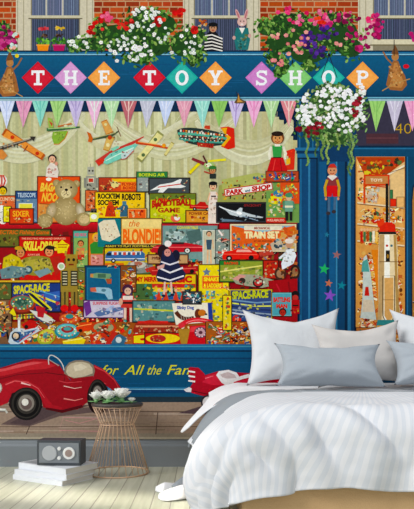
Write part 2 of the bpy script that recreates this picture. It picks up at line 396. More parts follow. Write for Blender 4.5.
# flower masses
def foliage(name, lab, blobs, greens, n, sz=4.2):
    g = I(name, lab)
    for (cx, cy, rx, ry) in blobs: g.ell(cx, cy, rx * .8, ry * .8, greens[0], n=12)
    for _ in range(n):
        cx, cy, rx, ry = random.choice(blobs); a = random.uniform(0, 2 * PI); q = math.sqrt(random.random()) * 1.18
        g.ell(cx + rx * q * math.cos(a), cy + ry * q * math.sin(a), random.uniform(.35, .7) * sz, random.uniform(.15, .35) * sz, var(random.choice(greens), 12), random.uniform(0, 180), 6)
    return g
def blooms(g, pts, cols, r, eye=None, name='blossoms', lab=None):
    h = I(name, lab, g)
    for (x, y) in pts:
        c = var(random.choice(cols), 10); rr = r * random.uniform(.75, 1.2)
        k = random.uniform(0, 1)
        if rr > 1.3:
            for j in range(5): h.ell(x + math.cos(j * 1.2566 + k) * rr * .55, y + math.sin(j * 1.2566 + k) * rr * .5, rr * .58, rr * .5, var(c, 8), n=6)
        else: h.ell(x, y, rr, rr * .85, c, n=7)
        if eye: h.ell(x, y, rr * .28, rr * .28, eye, n=6)
    h.done()
def scatter(blobs, n):
    out = []
    for _ in range(n):
        cx, cy, rx, ry = random.choice(blobs); a = random.uniform(0, 2 * PI); q = math.sqrt(random.random())
        out.append((cx + rx * q * math.cos(a), cy + ry * q * math.sin(a)))
    return out
G1 = ['284E22', '3C6E2C', '5C8C3C', '7CA050', '1E3A1C', '90B060']
B1 = [(150, 25, 34, 17), (118, 38, 26, 17), (150, 45, 26, 15), (186, 44, 20, 17), (140, 58, 16, 8), (196, 56, 9, 10), (92, 44, 22, 8), (74, 46, 6, 6), (150, 14, 20, 6), (100, 28, 10, 9), (195, 34, 12, 8)]
g = foliage('window_box_flowers', 'printed window box of white petunias and red geraniums', B1, G1, 560); g.done()
blooms(g, scatter([(102, 26, 12, 7), (125, 24, 10, 5), (158, 21, 6, 5), (106, 16, 5, 4), (195, 30, 4, 3), (180, 14, 8, 4), (92, 30, 5, 4)], 62), ['C81C1C', 'D82820', 'A81418', 'E04038'], 2.2, lab='red geranium heads')
blooms(g, scatter([(107, 17, 5, 4)], 12), ['E85880', 'F07898'], 2, lab='pink blooms')
blooms(g, scatter([(140, 38, 24, 16), (182, 42, 22, 14), (86, 42, 18, 7), (140, 52, 14, 10), (148, 12, 16, 5), (150, 30, 20, 12), (118, 45, 12, 10)], 125), ['F4F4F0', 'E8ECE8', 'FFFFFF', 'DDE4DC'], 1.75, 'C8C890', lab='white petunia heads')
blooms(g, [(133.5, 48.5), (136.5, 50), (135, 46.5), (139, 48), (117, 61), (141, 55)], ['FFFFFF', 'F0F0F0'], 2.4, 'D0D0B0', lab='large white petunia heads')
B2 = [(300, 30, 34, 18), (336, 34, 28, 20), (282, 42, 20, 14), (308, 54, 22, 12), (350, 48, 16, 12), (275, 58, 10, 8), (284, 66, 4, 7), (268, 28, 14, 10), (288, 20, 20, 9), (330, 20, 24, 8), (310, 66, 8, 5), (278, 72, 3, 5)]
g = foliage('window_box_flowers', 'printed window box of magenta, violet and pink petunias', B2, G1, 560); g.done()
blooms(g, scatter([(283, 12, 10, 6), (300, 20, 22, 7), (330, 14, 24, 5), (322, 20, 14, 6), (372, 20, 6, 5)], 60), ['E06890', 'E84880', 'F088A8', 'D83068'], 2.1, lab='pink petunia heads')
blooms(g, scatter([(352, 35, 12, 8), (345, 20, 16, 6), (368, 34, 8, 8), (362, 48, 6, 6), (378, 22, 5, 8), (377, 34, 3, 6), (325, 24, 6, 5)], 78), ['B01860', '981458', 'C83078', '88104C'], 2.2, lab='magenta petunia heads')
blooms(g, scatter([(312, 43, 12, 12), (328, 34, 10, 7), (318, 54, 8, 8), (306, 40, 6, 8)], 52), ['4A2888', '38206C', '6038A0', '54309C'], 2.2, lab='violet petunia heads')
blooms(g, scatter([(282, 50, 20, 12), (276, 64, 10, 6), (300, 46, 10, 8), (290, 36, 20, 8), (342, 42, 8, 4)], 34), ['E89898', 'F0B4A8', 'E07C88'], 1.9, 'D8C878', lab='salmon pink flower heads')
blooms(g, scatter([(322, 24, 4, 3), (316, 18, 3, 2)], 8), ['E03828', 'E85030'], 2, lab='scarlet flower heads')
B3 = [(2, 38, 14, 12), (-8, 44, 12, 10), (12, 44, 7, 7), (4, 26, 6, 4)]
g = foliage('window_box_flowers', 'printed magenta flowers at the left edge', B3, G1, 90); g.done()
blooms(g, scatter([(2, 34, 12, 8), (6, 42, 10, 8), (-6, 40, 9, 9)], 52), ['A01860', 'B82470', '80104C', 'C84888'], 2.3, lab='magenta blooms')
blooms(g, scatter([(12, 46, 4, 3), (16, 36, 3, 2)], 9), ['E84838', 'F0B8A0', 'D8E8E0'], 1.8, lab='coral blooms')
blooms(g, [(397 + 14, 34), (399 + 15, 40), (398 + 15, 37)], ['B82470'], 2.3, lab='magenta bloom at the right edge')
B4 = [(332, 112, 34, 20), (330, 101, 26, 13), (318, 128, 22, 12), (345, 122, 22, 14), (335, 138, 20, 10), (332, 90, 14, 7), (356, 105, 10, 14), (306, 118, 9, 14)]
g = foliage('hanging_basket', 'printed hanging basket of white and dark red flowers with trailing ivy', B4, ['3A5C30', '4E7840', '6C9450', '88AC68', '2A4426', '98A870'], 620, 4)
for x, y1, c in ((307, 166, '7C9C58'), (322, 160, '6C8C4C'), (327, 164, '94AC64'), (349, 176, '5C7C48'), (352, 170, '84A060'), (338, 150, '7C9850'), (316, 156, '4C6C40')):
    y = 135
    while y < y1: g.ell(x + math.sin(y * .4) * 1.2, y, 1.7, 1, var(c, 14), random.uniform(0, 180), 6); y += 1.6
g.line([(329, 55), (321, 78)], .6, '201C1C'); g.line([(329, 55), (337, 78)], .6, '201C1C'); g.ell(329, 55, 1.6, 1.6, '181818')
g.done()
blooms(g, scatter([(332, 108, 33, 21), (318, 114, 22, 14), (345, 116, 22, 16), (332, 94, 18, 8), (357, 100, 10, 14), (304, 112, 8, 14)], 190), ['FFFFFF', 'F0F0EC', 'E4E8E4', 'F4F0F0'], 1.9, lab='white trailing petunia heads')
blooms(g, scatter([(312, 132, 7, 6), (357, 102, 5, 5), (354, 113, 4, 4), (318, 127, 4, 4), (300, 130, 3, 4)], 46), ['8C1C2C', '701424', 'A82838'], 1.9, lab='dark red flower heads')
g = I('tin_butterfly', 'printed brown tin butterfly on the name board'); g.poly([(238, 93), (240, 99), (246, 102), (244, 104), (236, 104), (234, 103), (237, 99)], '6C5438'); g.poly([(238.5, 95), (239.6, 100), (243, 102.5), (237, 103)], 'C89850'); g.line([(238, 97), (236, 92)], .5, '2A2018'); g.done()
# ================================================================== HANGING TOYS
def wing(g, a, b, w0, w1, c, edge=None, dots=None):
    dx, dy = b[0] - a[0], b[1] - a[1]; l = math.hypot(dx, dy); nx, ny = -dy / l, dx / l
    P = [(a[0] + nx * w0, a[1] + ny * w0), (b[0] + nx * w1, b[1] + ny * w1), (b[0] - nx * w1, b[1] - ny * w1), (a[0] - nx * w0, a[1] - ny * w0)]
    if edge: g.poly(P, edge); cx = (a[0] + b[0]) / 2; cy = (a[1] + b[1]) / 2; P = [(cx + (p[0] - cx) * .93, cy + (p[1] - cy) * .86) for p in P]
    g.poly(P, c)
    for t, dc in dots or ():
        x, y = a[0] + dx * t, a[1] + dy * t; g.ell(x, y, w0 * .5, w0 * .5, dc, n=8)
g = I('toy_airplane', 'printed orange winged tin plane at the left end')
g.line([(24, 100), (22, 134)], .25, 'E8E4D0')
wing(g, (4, 132), (44, 158), 4, 3.2, 'E89848', 'B85C24', [(.22, 'C83C20'), (.84, 'C83C20')])
g.line([(3, 137), (24, 147)], .8, 'F0C890'); g.line([(24, 152), (28, 146)], 1, '8C3818')
g.line([(-2, 150), (16, 144), (34, 139)], 4.2, '544C44', 1.6); g.line([(0, 148.5), (30, 139.5)], .9, 'A8A090')
g.poly([(30, 137), (36, 137), (34, 142)], '3A342E'); g.confetti(2, 142, 26, 150, ['2A2624', 'C0B8A0', 'E0A050'], 18, 2)
g.poly([(-8, 150), (3, 150), (8, 156), (4, 160), (-8, 158)], 'D8904C'); g.done()
g = I('toy_airplane', 'printed green tin plane with scalloped wing')
g.poly([(53, 132), (68, 131), (66, 138), (60, 144), (54, 144), (52, 138)], '90B448'); g.line([(68, 132), (65, 139), (59, 144.5), (54, 144.5)], .9, 'C87828')
g.poly([(48, 118), (52, 119), (54, 128), (49, 128)], 'A0BC58'); g.poly([(49, 121), (53, 124), (52, 127)], 'C0503C')
g.line([(47, 130), (60, 129.6), (80, 127.5)], 3.2, '3E6C44', 1.6); g.line([(48, 129.2), (76, 127.6)], .8, 'B8D890')
g.line([(58, 127), (72, 124)], 1.6, 'C87840'); g.ell(66, 126.4, 2, 1.3, 'D8D8B0'); g.confetti(54, 132, 66, 142, ['A8C860', '78A03C', 'C8D880'], 12, 2.4); g.done()
g = I('toy_airplane', 'printed orange tailed plane with cream wings')
wing(g, (104, 121), (110, 134), 3, 4, 'DCA860', 'C87830', [(.3, 'E0D8A0')]); wing(g, (111, 137), (106, 151), 4, 3, 'D8B468', 'C88838', [(.6, 'E8DCA8')])
g.line([(90, 140), (112, 136), (119, 131.5)], 2.6, '4C5C40', 1.4); g.line([(90, 139.6), (116, 133)], .7, 'C0B880')
g.poly([(87, 132), (91, 134), (93, 139), (92, 143), (88, 142), (89, 138)], 'D06C2C'); g.ell(110, 138, 2, 2.2, 'C84C20'); g.line([(117, 127), (121, 137)], .7, '7C4428')
g.confetti(113, 136, 120, 146, ['A03C20', '803020'], 4, 1.4); g.done()
g = I('toy_jet', 'printed aqua and red tin jet')
g.line([(97, 164), (112, 153), (134, 142.6), (144, 137)], 6.5, 'C8443C', .8)
g.poly([(102, 162), (110, 154), (126, 147), (140, 143), (133, 151), (119, 160), (107, 165)], '84D0BC'); g.line([(106, 161), (118, 155), (134, 148)], 1, 'D8F0E0')
g.poly([(97, 163), (101, 159), (105, 160), (103, 164), (98, 165)], 'D8402C'); g.poly([(111, 149), (118, 146), (120, 148), (113, 152)], '8CCCB0')
g.poly([(121, 155), (132, 149), (134, 151), (126, 159), (122, 160)], 'C8D8D4'); g.line([(121, 160), (126, 159), (134, 151)], .8, 'B84040')
g.confetti(108, 150, 130, 158, ['3C8C84', 'F0F0E0', 'C03830', '2C6C68'], 16, 1.8); g.done()
g = I('toy_airplane', 'printed yellow winged plane with red body')
wing(g, (161, 133), (139, 161), 3.8, 3.2, 'E6DE9C', '98985C', [(.25, '5C7448'), (.8, '5C7448')])
g.line([(136, 143), (150, 145), (170, 149)], 2.8, 'D04C24', 1.6); g.line([(138, 142.4), (160, 145.6)], .8, 'F09858')
wing(g, (173, 143), (165, 156), 1.8, 1.4, 'E0D490', 'A89850'); g.ell(164, 146, 2, 2, 'E8A030')
g.line([(160, 145), (172, 128), (184, 110)], .25, 'E8E4D0'); g.done()
g = I('toy_zeppelin', 'printed checked tin zeppelin with red tail fins')
out = quad_curve((177, 131), (181, 127), (196, 128.5), 5) + quad_curve((196, 128.5), (218, 131), (231, 137), 6) + quad_curve((231, 143), (214, 149), (194, 145), 6) + quad_curve((194, 145), (178, 142), (177, 131), 5)
g.poly(out, '2C3C38'); g.line(quad_curve((178, 134), (200, 134), (231, 140)), 2.4, '58B098'); g.line(quad_curve((179, 139), (200, 143), (228, 143)), 1.8, '4CA08C')
for k in range(16):
    t = k / 16; x = 180 + 44 * t; g.rect(x, 130 + 5 * t, x + 1.7, 132.4 + 4.5 * t, ['E8E4D8', 'C84830', 'F0A840', 'E8E4D8'][k % 4]); g.rect(x, 135.6 + 3.5 * t, x + 1.5, 137.2 + 3 * t, ['E8E0C0', 'D85030'][k % 2])
for k in range(12): g.ell(182 + k * 3.6, 139 + k * .25, .6, .6, 'F4F4E8', n=6)
g.poly([(220, 128), (228, 127), (234, 129), (235, 148), (228, 150), (221, 147), (229, 139)], 'D83420'); g.poly([(221, 129), (227, 128), (226, 134), (231, 138), (227, 143), (224, 147), (221, 146), (227, 139)], 'E8B030')
g.poly([(205, 126), (210, 126), (210, 130), (204, 129)], 'C84830'); g.poly([(197, 143), (214, 144.5), (213, 148.5), (198, 147)], 'B83424'); g.confetti(198, 143.5, 213, 148, ['F0C880', '701C14', 'E05C38'], 10, 1.6)
g.confetti(182, 131, 228, 144, ['E87838', '14201C', 'E8E4D0', '68C0A8', '203030'], 60, 1.9); g.done()
g = I('toy_helicopter', 'printed tin helicopter with yellow rotor blades')
wing(g, (201, 162), (189, 174), 1.4, 1.8, 'E8D838', 'B89828'); wing(g, (208, 161.5), (226, 160), 1, 1.2, 'E8DC48')
g.line([(192, 159), (206, 165)], 2.6, '8C3038', 3.6); g.ell(210, 167, 6.5, 4.6, 'A8C078', 15); g.ell(208.5, 165.6, 3.2, 2.2, 'E8F0D0'); g.ell(213, 170, 3.4, 3, '3C7C48')
g.line([(203, 156), (207, 164)], 1.6, '5C2428'); g.confetti(204, 164, 216, 173, ['C83C30', 'E8E4C0', '387040', 'D8A030'], 16, 1.8); g.line([(204, 172), (214, 175)], 1.2, 'B83428'); g.done()
# ================================================================== BACK ROW
def block(name, lab, x0, y0, x1, y1, c, edge=None, sk=0, pal=None, n=0, sz=2.4, w=.7):
    g = I(name, lab); g.rect(x0 - .7, y0 - .6, x1 + .8, y1 + .9, '301A10', sk); g.box(x0, y0, x1, y1, c, edge, sk, w)  # dark rim behind each box paints its shadow into the print
    if pal: g.confetti(x0 + 1, y0 + max(0, sk) + 1, x1 - 1, y1 + min(0, sk) - 1, pal, n, sz)
    return g
g = I('red_display_cloth', 'printed red cloth lining the stepped shelves'); g.rect(-42, 221, 297, 344, '9C1820')
g.grad([(-42, 223), (297, 223), (297, 230), (-42, 230)], 'D02430', 'A01820'); g.confetti(-42, 230, 297, 343, ['A82018', '7C1418', '5C3018', '2C4430', 'C03020', '8A5020', '34281C', 'C87828'], 260, 7); g.toys(-42, 230, 297, 343, HOT + WARM, 330, 9); g.done()
g = I('striped_balloon', 'printed red and white striped balloon toy'); g.ell(2, 181, 5.5, 6, 'E8E4DC')
for dx in (-3.4, 0, 3.4): g.line([(2 + dx * .4, 175.2), (2 + dx, 181), (2 + dx * .4, 186.8)], 1.5, 'D04020')
g.face(3, 191, 4, 'E0C030', '141414'); g.done()
block('game_box', 'printed orange box at the left edge', -12, 196, 18, 212, 'E07040', 'B8482C', pal=['B04030', 'F0A070', 'D8C8B0', '5C4040'], n=26).txt('CLINTON', 0, 197.5, 16, 201, 'F0D8B0').done()
g = I('toy_snowman', 'printed white toy figure at the left edge'); g.ell(3, 218, 5.5, 6.5, 'ECE8DC'); g.ell(2, 209, 3.4, 3.6, 'F4F0E8'); g.confetti(-1, 206, 6, 222, ['303030', 'C8C0B0', 'FFFFFF'], 12, 1.6); g.done()
g = block('game_box', 'printed blue box with white lettering', 16, 191.5, 38, 223, '6C8CB0', '28406C', pal=['A8C0D8', 'E8E8E8', '4C6C98', 'D8D0B0'], n=30); g.rect(16.5, 192, 37.5, 199, '24508C'); g.txt('TELESCOPE', 18, 193.2, 36, 197.6, 'D8E8F0'); g.box(19, 203.5, 33, 209.5, 'E8DC58', 'F4F0D0'); g.done()
g = block('picture_book', 'printed yellow card beside the orange box', 4, 207, 11, 222, 'ECE030', pal=['F4F0A0', 'E0B020'], n=8); g.done()
g = block('game_box', 'printed red orange box with yellow lettering', 10, 209, 33.5, 224, 'D84C24', 'A83018'); g.txt('SIXER', 13, 211, 30, 217, 'F0B840', bold=.03); g.confetti(12, 217, 32, 223, ['F0A850', 'A02C18', 'F4E0A0'], 16, 2.2); g.done()
g = block('game_box', 'printed orange box with slanting yellow lettering', 38, 177, 80, 223, 'E45A28', 'C8441C'); g.txt('BAGA', 40, 183, 57, 192, 'F0CC58', shear=.2, bold=.05); g.txt('NOO', 41.5, 193, 57, 202, 'F0C050', shear=.2, bold=.05)
g.rect(38.6, 204, 56, 222, 'DC9850'); g.confetti(39, 205, 55, 221, ['C87838', 'E8C080', 'A85828', 'D8A868'], 16, 3); g.ell(49, 179.6, 2.8, 1.8, 'F4F0E0'); g.line([(40, 204), (56, 205)], .7, '7C4020'); g.done()
g = I('sitting_doll', 'printed dark haired doll in white sitting on the orange box'); g.poly([(47, 168), (51, 163), (57, 165), (59, 172), (58, 178), (46, 177)], 'E8DCD0'); g.face(52.5, 159.5, 3.8, 'E8B898', '281818'); g.ell(56.5, 164, 1.6, 2, 'E0A088'); g.confetti(47, 168, 57, 176, ['F4ECE4', 'D89890', 'C8B8A8'], 14, 2.2); g.done()
g = I('teddy_bear', 'printed sitting tan teddy bear')
F1, F2, F3 = 'C8B484', '9C8858', 'D6C494'
g.ell(66, 211, 13.5, 14.5, F1, edge=F2); g.ell(52, 211, 5.4, 8.4, 'DCC8A8', 20, edge=F2); g.ell(80.5, 211, 4.8, 8, 'E0D4BC', -18, edge=F2)
g.ell(45.5, 221, 7.6, 7, F1, -10, edge=F2); g.ell(84, 219.5, 7.4, 6.6, F3, 10, edge=F2); g.ell(84.5, 219.6, 5, 4.4, 'D8C090')
g.ell(56.8, 183.6, 3.8, 3.8, F1, edge=F2); g.ell(76.6, 184.2, 3.8, 3.8, F1, edge=F2); g.ell(66.6, 190, 11.4, 10.2, F3, edge=F2); g.ell(66.4, 194, 5.2, 4.2, 'E4D4A4')
for _ in range(130):
    x, y = random.choice([(random.gauss(66, 6), random.gauss(211, 6)), (random.gauss(66, 5), random.gauss(190, 4)), (random.gauss(45.5, 3), random.gauss(221, 3)), (random.gauss(84, 3), random.gauss(219, 2.6))]); g.ell(x, y, 1.1, .5, var(random.choice([F1, F3, 'B8A474']), 6), random.uniform(0, 180), 5)
g.ell(66.6, 190.2, 1.8, 1.4, '241810'); g.ell(61.4, 187.6, 1, 1.1, '181010'); g.ell(71.4, 187.8, 1, 1.1, '181010'); g.line([(66.6, 191), (66.5, 194), (64, 195.4)], .5, '5C4028'); g.line([(66.5, 194), (69, 195.4)], .5, '5C4028'); g.done()
g = I('toy_robot', 'printed grey tin robot standing at the back'); g.rect(86, 176, 96, 192, 'A0A090'); g.rect(87.5, 167, 94.5, 175, 'B0B0A0'); g.rect(84, 178, 86.4, 188, '8C8C80'); g.rect(95.8, 178, 98, 188, '8C8C80'); g.ell(89.4, 171, 1, 1, '302820', n=6); g.ell(92.8, 171, 1, 1, '302820', n=6); g.box(88, 178, 94, 183, 'C84030', 'E0D8C0'); g.confetti(86, 184, 96, 192, ['606058', 'D0D0C0', '383430'], 12, 2); g.line([(90.5, 164), (90.5, 167)], .5, '808070'); g.done()
block('game_box', 'printed orange box with a child on it', 86, 191, 97, 211, 'D87040', pal=['F0D0B0', 'A83820', 'E8A060', '5C3020'], n=22).done()
g = block('game_box', 'printed orange flying game box', 99, 178, 139, 192.5, 'D8542C', 'B03818'); g.rect(99.5, 178.5, 111, 192, 'B8442C'); g.rect(112, 179, 138.5, 182, 'E8C038'); g.rect(121, 182.4, 138, 190, 'F08838'); g.txt('FLYING', 122, 183, 136, 186, 'C02C1C', bold=.04); g.txt('BOXES', 123, 186.6, 135.6, 189.6, 'C02C1C', bold=.04)
g.ell(115, 185, 4, 3.4, 'E8D890'); g.confetti(100, 180, 121, 191, ['E8D098', '9C2818', 'F0B060', '3C3424'], 26, 2.2); g.done()
g = block('game_box', 'printed yellow boxing robots game box with black lettering', 95.5, 192.5, 145, 218, 'F0C81C', 'B89010')
g.rect(96, 193, 121, 218, 'F4D028'); g.txt("ROCK'EM", 98, 193.6, 120, 199.2, '141210', bold=.05); g.txt("SOCK'EM", 98, 200, 119, 205.6, '141210', bold=.05); g.txt('ROBOTS', 122, 194, 141, 200.6, '141210', bold=.05)
g.poly([(105, 217), (107, 207), (110, 203), (114, 206), (116, 217)], 'C84020'); g.rect(108.5, 202, 112.5, 206, 'D85828'); g.line([(112, 209), (118, 207)], 2, 'D04824')
g.poly([(120, 217), (121, 207), (124, 203), (128, 206), (130, 217)], '3C6C8C'); g.rect(122.5, 201.5, 126.5, 205.5, '4C80A0'); g.line([(122, 209), (117, 209)], 2, '38688C')
g.confetti(97, 206, 106, 217, ['E87830', 'C84820', 'F0E078'], 14, 2.6); g.confetti(129, 202, 144, 209, ['E8B818', '8C7010', 'F8E060'], 10, 2); g.confetti(106, 206, 130, 217, ['902818', '183848', 'F0C8A0', 'F0D840'], 20, 1.6); g.done()
g = I('toy_camera', 'printed yellow and white toy beside the bear'); g.rect(90, 213, 99, 222, 'E4E070'); g.rect(91, 209, 97, 213, '5C5450'); g.ell(94, 217, 3, 2.6, 'F4F4E8'); g.ell(92.6, 212, 1.2, 1.2, '181818', n=7); g.ell(95.8, 212, 1.2, 1.2, '181818', n=7); g.done()
block('game_box', 'printed small orange box before the yellow box', 128, 209, 146.5, 219, 'E86830', 'F0C070', pal=['F4D8A0', 'C03818', 'F0A050'], n=16).done()
g = block('game_box', 'printed green lidded box with grey side', 137, 172.5, 167, 192, '98A09C', '607068', pal=['C8D0C8', '5C5048', 'C84030', 'E0E0D8'], n=18); g.rect(137, 172, 167.5, 178, '38804A'); g.txt('BOEING AIR', 139, 173.6, 165, 176.8, 'D8E040', bold=.02); g.done()
g = block('game_box', 'printed dark box showing a white jet', 149, 178.5, 189.5, 194, '485054', '2C3030')
g.poly([(150, 191), (160, 185), (172, 183), (180, 179.5), (182, 180), (180, 184.5), (186, 187), (181, 188.4), (168, 188.4), (163, 193), (158, 192.6), (160, 189.4)], 'ECECE8'); g.line([(158, 187.6), (181, 184.4)], 1, 'D03C2C'); g.confetti(182, 180, 188, 192, ['A84030', '686C68', 'D8D0A0'], 8, 2); g.done()
g = block('game_box', 'printed yellow green football game box with red lettering', 150, 194, 195.5, 223, 'C4C838', '808020'); g.rect(150.6, 194.6, 195, 200, '6C8034'); g.confetti(151, 195, 194, 205, ['3C4C24', 'E0D840', '8C2C1C', 'E8C890', 'A8B838'], 34, 2.8)
g.txt('BLOW', 152, 201, 168, 209, 'C8301C', sk=-2, bold=.07, arc=1.6); g.txt('FOOTBALL', 156, 203.5, 193, 211, 'B8281C', sk=-4, bold=.06, arc=2.4); g.ell(171, 211, 15, 5, 'D8D43C'); g.txt('GAME', 158, 208, 180, 213, 'B03020', bold=.04)
g.ell(175.6, 218.6, 5, 4, 'E87050'); g.ell(177, 218, 3, 2.8, 'F0E8E0'); g.confetti(152, 213, 194, 222, ['E4E050', 'A0A828', 'C84828', 'F0E878'], 28, 2.8); g.done()
g = block('model_box', 'printed orange toy car box', 186, 211, 214, 223, 'E0A040', 'A86420'); g.txt('POWER CAR', 189, 212.4, 211, 215.4, '8C2818', bold=.03); g.confetti(188, 216, 212, 222, ['B83C20', 'F0C880', '7C4018', 'E88838'], 20, 2.6); g.done()
g = I('toy_car', 'printed red open toy car on its box'); g.poly([(189, 209), (190, 205.6), (197, 204.8), (200, 202), (205, 202.4), (207, 205.4), (213, 206.6), (213, 209.6)], 'C42420'); g.line([(191, 206.6), (212, 207.6)], .7, 'F07060'); g.ell(194.6, 209.4, 1.9, 1.9, '181414'); g.ell(207.4, 209.8, 1.9, 1.9, '181414'); g.ell(194.6, 209.4, .8, .8, 'C8C8C0', n=6); g.ell(207.4, 209.8, .8, .8, 'C8C8C0', n=6); g.done()
g = I('standing_doll', 'printed doll in black hat and white dress'); g.poly([(210, 192), (216, 192), (218, 200), (220.5, 208), (219, 224), (208, 224), (208.5, 204)], 'ECDCD0'); g.face(213, 186.5, 3.8, 'E8BC98', '1C1414', '141418'); g.line([(210, 193), (207.6, 202)], 1.4, 'E8BC98'); g.line([(216, 193), (220, 199)], 1.4, 'E8BC98'); g.rect(211, 196, 216, 197.4, '3C2828'); g.confetti(209, 197, 219, 222, ['F4ECE4', 'D8B8A8', 'FFFFFF', 'C8A898'], 26, 2.4); g.done()
g = I('toy_clown', 'printed small figure in a green hat'); g.face(212.5, 170.5, 3.4, 'C89060', '3C2818', '3C7C3C'); g.rect(209.5, 174, 216, 179, '2C3430'); g.done()
g = I('game_box', 'printed olive parking game box with red and white banner')
g.poly([(219, 186), (262, 174), (272, 177), (272, 203), (217, 203)], 'A0A45C'); g.poly([(222, 180), (258, 173), (266, 176), (264, 184), (222, 190)], 'B4B86C')
g.confetti(221, 180, 268, 201, ['7C8C44', 'C8C880', '5C7038', 'E0C040', '2C2820', 'C85838'], 70, 2.6); g.confetti(252, 174, 270, 184, ['E8C828', 'D83828', '3C78A0'], 12, 3)
g.poly([(224, 189.6), (271.5, 182.6), (272.8, 189.8), (225, 197.2)], 'C82820'); g.poly([(224.8, 190.4), (271, 183.6), (272, 189.2), (225.6, 196.2)], 'F4F0E8')
g.txt('PARK', 226.2, 190.5, 243.4, 195.6, 'C41C1C', sk=-2, bold=.06); g.txt('and', 245, 190, 250, 192.6, '3C7090', sk=-.6, bold=.05); g.txt('SHOP', 251.6, 186.8, 270.4, 192, 'C41C1C', sk=-2.2, bold=.06)
for x in (230, 243, 252, 262): g.line([(x, 199.4), (x + 1, 194.5)], 1.1, '241C18'); g.ell(x + 1, 195, .9, .9, 'D8A880', n=6)
g.done()
g = block('game_box', 'printed black box showing a white spacecraft', 216.6, 203, 266, 222.5, '141418', '3C3C44'); g.txt('SPACECRAFT', 244, 204.6, 261, 207, 'A03030')
g.line([(219, 206.6), (226, 210), (234, 212.4)], 1, 'C8D0D4', 2.4); g.poly([(226, 211), (236, 211.4), (240, 208), (242.4, 208.4), (242, 212), (252, 215), (263, 217.4), (262, 218.6), (248, 217), (240, 217.6), (230, 215)], 'C8D0D4'); g.ell(239, 213.4, 3, 1.6, 'F8F8F8', 15); g.line([(242, 216.5), (258, 221)], 1, '8CA0B0'); g.poly([(220, 219), (232, 220), (244, 221.6), (222, 222)], '6C8498'); g.line([(220, 207.4), (238, 214)], .6, 'FFFFFF'); g.confetti(218, 215, 264, 222, ['4C6078', 'A8B8C0', '20283C'], 16, 2); g.done()
g = I('game_box', 'printed multicoloured box at the right of the window'); g.rect(273, 181, 299, 223, '78A058'); g.rect(266, 191.5, 280, 223, '78A058'); g.rect(280, 180, 299, 204, 'D8582C'); g.ell(275, 200, 6.6, 4.6, 'E8D830'); g.ell(278, 194, 5, 3.4, '3C84B0'); g.rect(266, 218, 286, 223, 'D03428'); g.txt('HULLABALOO', 267, 219.4, 284, 221.8, 'F0D8C0')
g.confetti(267, 193, 298, 217, ['E84030', 'F0E8D0', '48A058', 'F0D040', '3C80B0', 'E88838', 'C8E090'], 60, 3); g.confetti(274, 182, 298, 196, ['E84030', 'F0E8D0', '48A058', 'F0D040', '3C80B0', 'E88838', 'C8E090'], 36, 3); g.done()
g = I('toy_soldier', 'printed green hatted toy soldier'); g.rect(284.6, 201, 292.6, 212, '78A890'); g.ell(288.6, 198, 3, 3.4, 'D8B890'); g.ell(288.6, 195.6, 3.8, 2.4, '4C9068'); g.rect(285, 212, 288, 221, '20201C'); g.rect(289.4, 212, 292, 221, '20201C'); g.rect(284.6, 206, 292.6, 208, 'E8E0C0'); g.line([(284, 202), (283, 209)], 1.5, '5C9478'); g.line([(293, 202), (294, 209)], 1.5, '5C9478'); g.done()
g = I('red_train', 'printed red toy engine by the puppet'); g.poly([(284, 152), (293, 149), (295, 150), (294, 170), (283, 171), (283, 166), (289, 165), (288, 156), (285, 157)], 'D83C28'); g.poly([(286, 160), (290, 158), (290, 164), (286, 165)], 'E8B840'); g.done()
g = I('string_puppet', 'printed string puppet in a green waistcoat and red skirt')
for sx in (267, 277, 289): g.line([(sx, 112), (sx - 2 + random.uniform(-1, 3), 140)], .3, 'D8D0B0')
g.line([(271, 147), (269, 155), (270, 160)], 2.6, 'E8E4D0'); g.line([(283, 147), (285.6, 154), (284, 160)], 2.6, 'E8E4D0')
g.poly([(271, 158), (283, 158), (288, 174), (284, 177.6), (273, 177), (266, 174)], 'C82428'); g.line([(275, 160), (272, 175)], .8, 'E85048'); g.line([(280, 160), (282, 175)], .8, '901820')
g.poly([(272, 146), (282, 146), (281, 158), (273, 158)], '40A050'); g.rect(274.5, 144, 280, 147, 'F0E8D8'); g.line([(273, 158), (281, 158)], 1, '181818')
g.ell(277.4, 138.5, 6.6, 6.4, '7C4824'); g.ell(277.4, 139.6, 5, 4.8, 'D89C64'); g.ell(277.2, 134.4, 6, 2.6, '2C1C14'); g.ell(275.3, 138.6, .8, .9, '181010', n=6); g.ell(279.4, 138.6, .8, .9, '181010', n=6); g.ell(277.3, 140.6, .8, .8, 'C87040', n=6); g.line([(275, 142), (277.3, 143), (279.6, 142)], .8, 'A82820'); g.done()
block('toy_blocks', 'printed heap of small toys above the parking game', 266, 172, 298, 182, 'B85030', pal=HOT, n=16, sz=3).toys(266, 171, 298, 183, HOT, 16, 7).done()
# ================================================================== MIDDLE ROWS
g = block('game_box', 'printed olive fishing game box', -12, 229.5, 51, 247, '6C6C2C', '40401C'); g.confetti(-10, 236, 50, 246, ['8C8430', '3C4C24', 'A09038', '5C2C18'], 40, 3.4); g.txt('ELECTRIC Fishing Game', -6, 230.4, 49, 235.8, 'D8702C', bold=.03, shear=.2); g.done()
g = block('game_box', 'printed red driving game box with two players', 19.5, 236.5, 71, 281, 'CC241C', '8C1410'); g.txt('THE EXCITING NEW HAND OPERATED', 22, 238, 66, 239.8, 'F0C0A0')
g.txt('SKILL-DRIVE', 23, 241.5, 57, 251, 'F0E058', bold=.05, shear=.12); g.poly(star(62.5, 247.5, 7.6, .72), 'ECD82C'); g.rect(58, 244.6, 68, 245.4, 'A03018'); g.rect(58.5, 247, 67, 247.8, 'A03018'); g.txt('ALWAYS SAFE', 28, 254, 40, 256, 'F0C0A0')
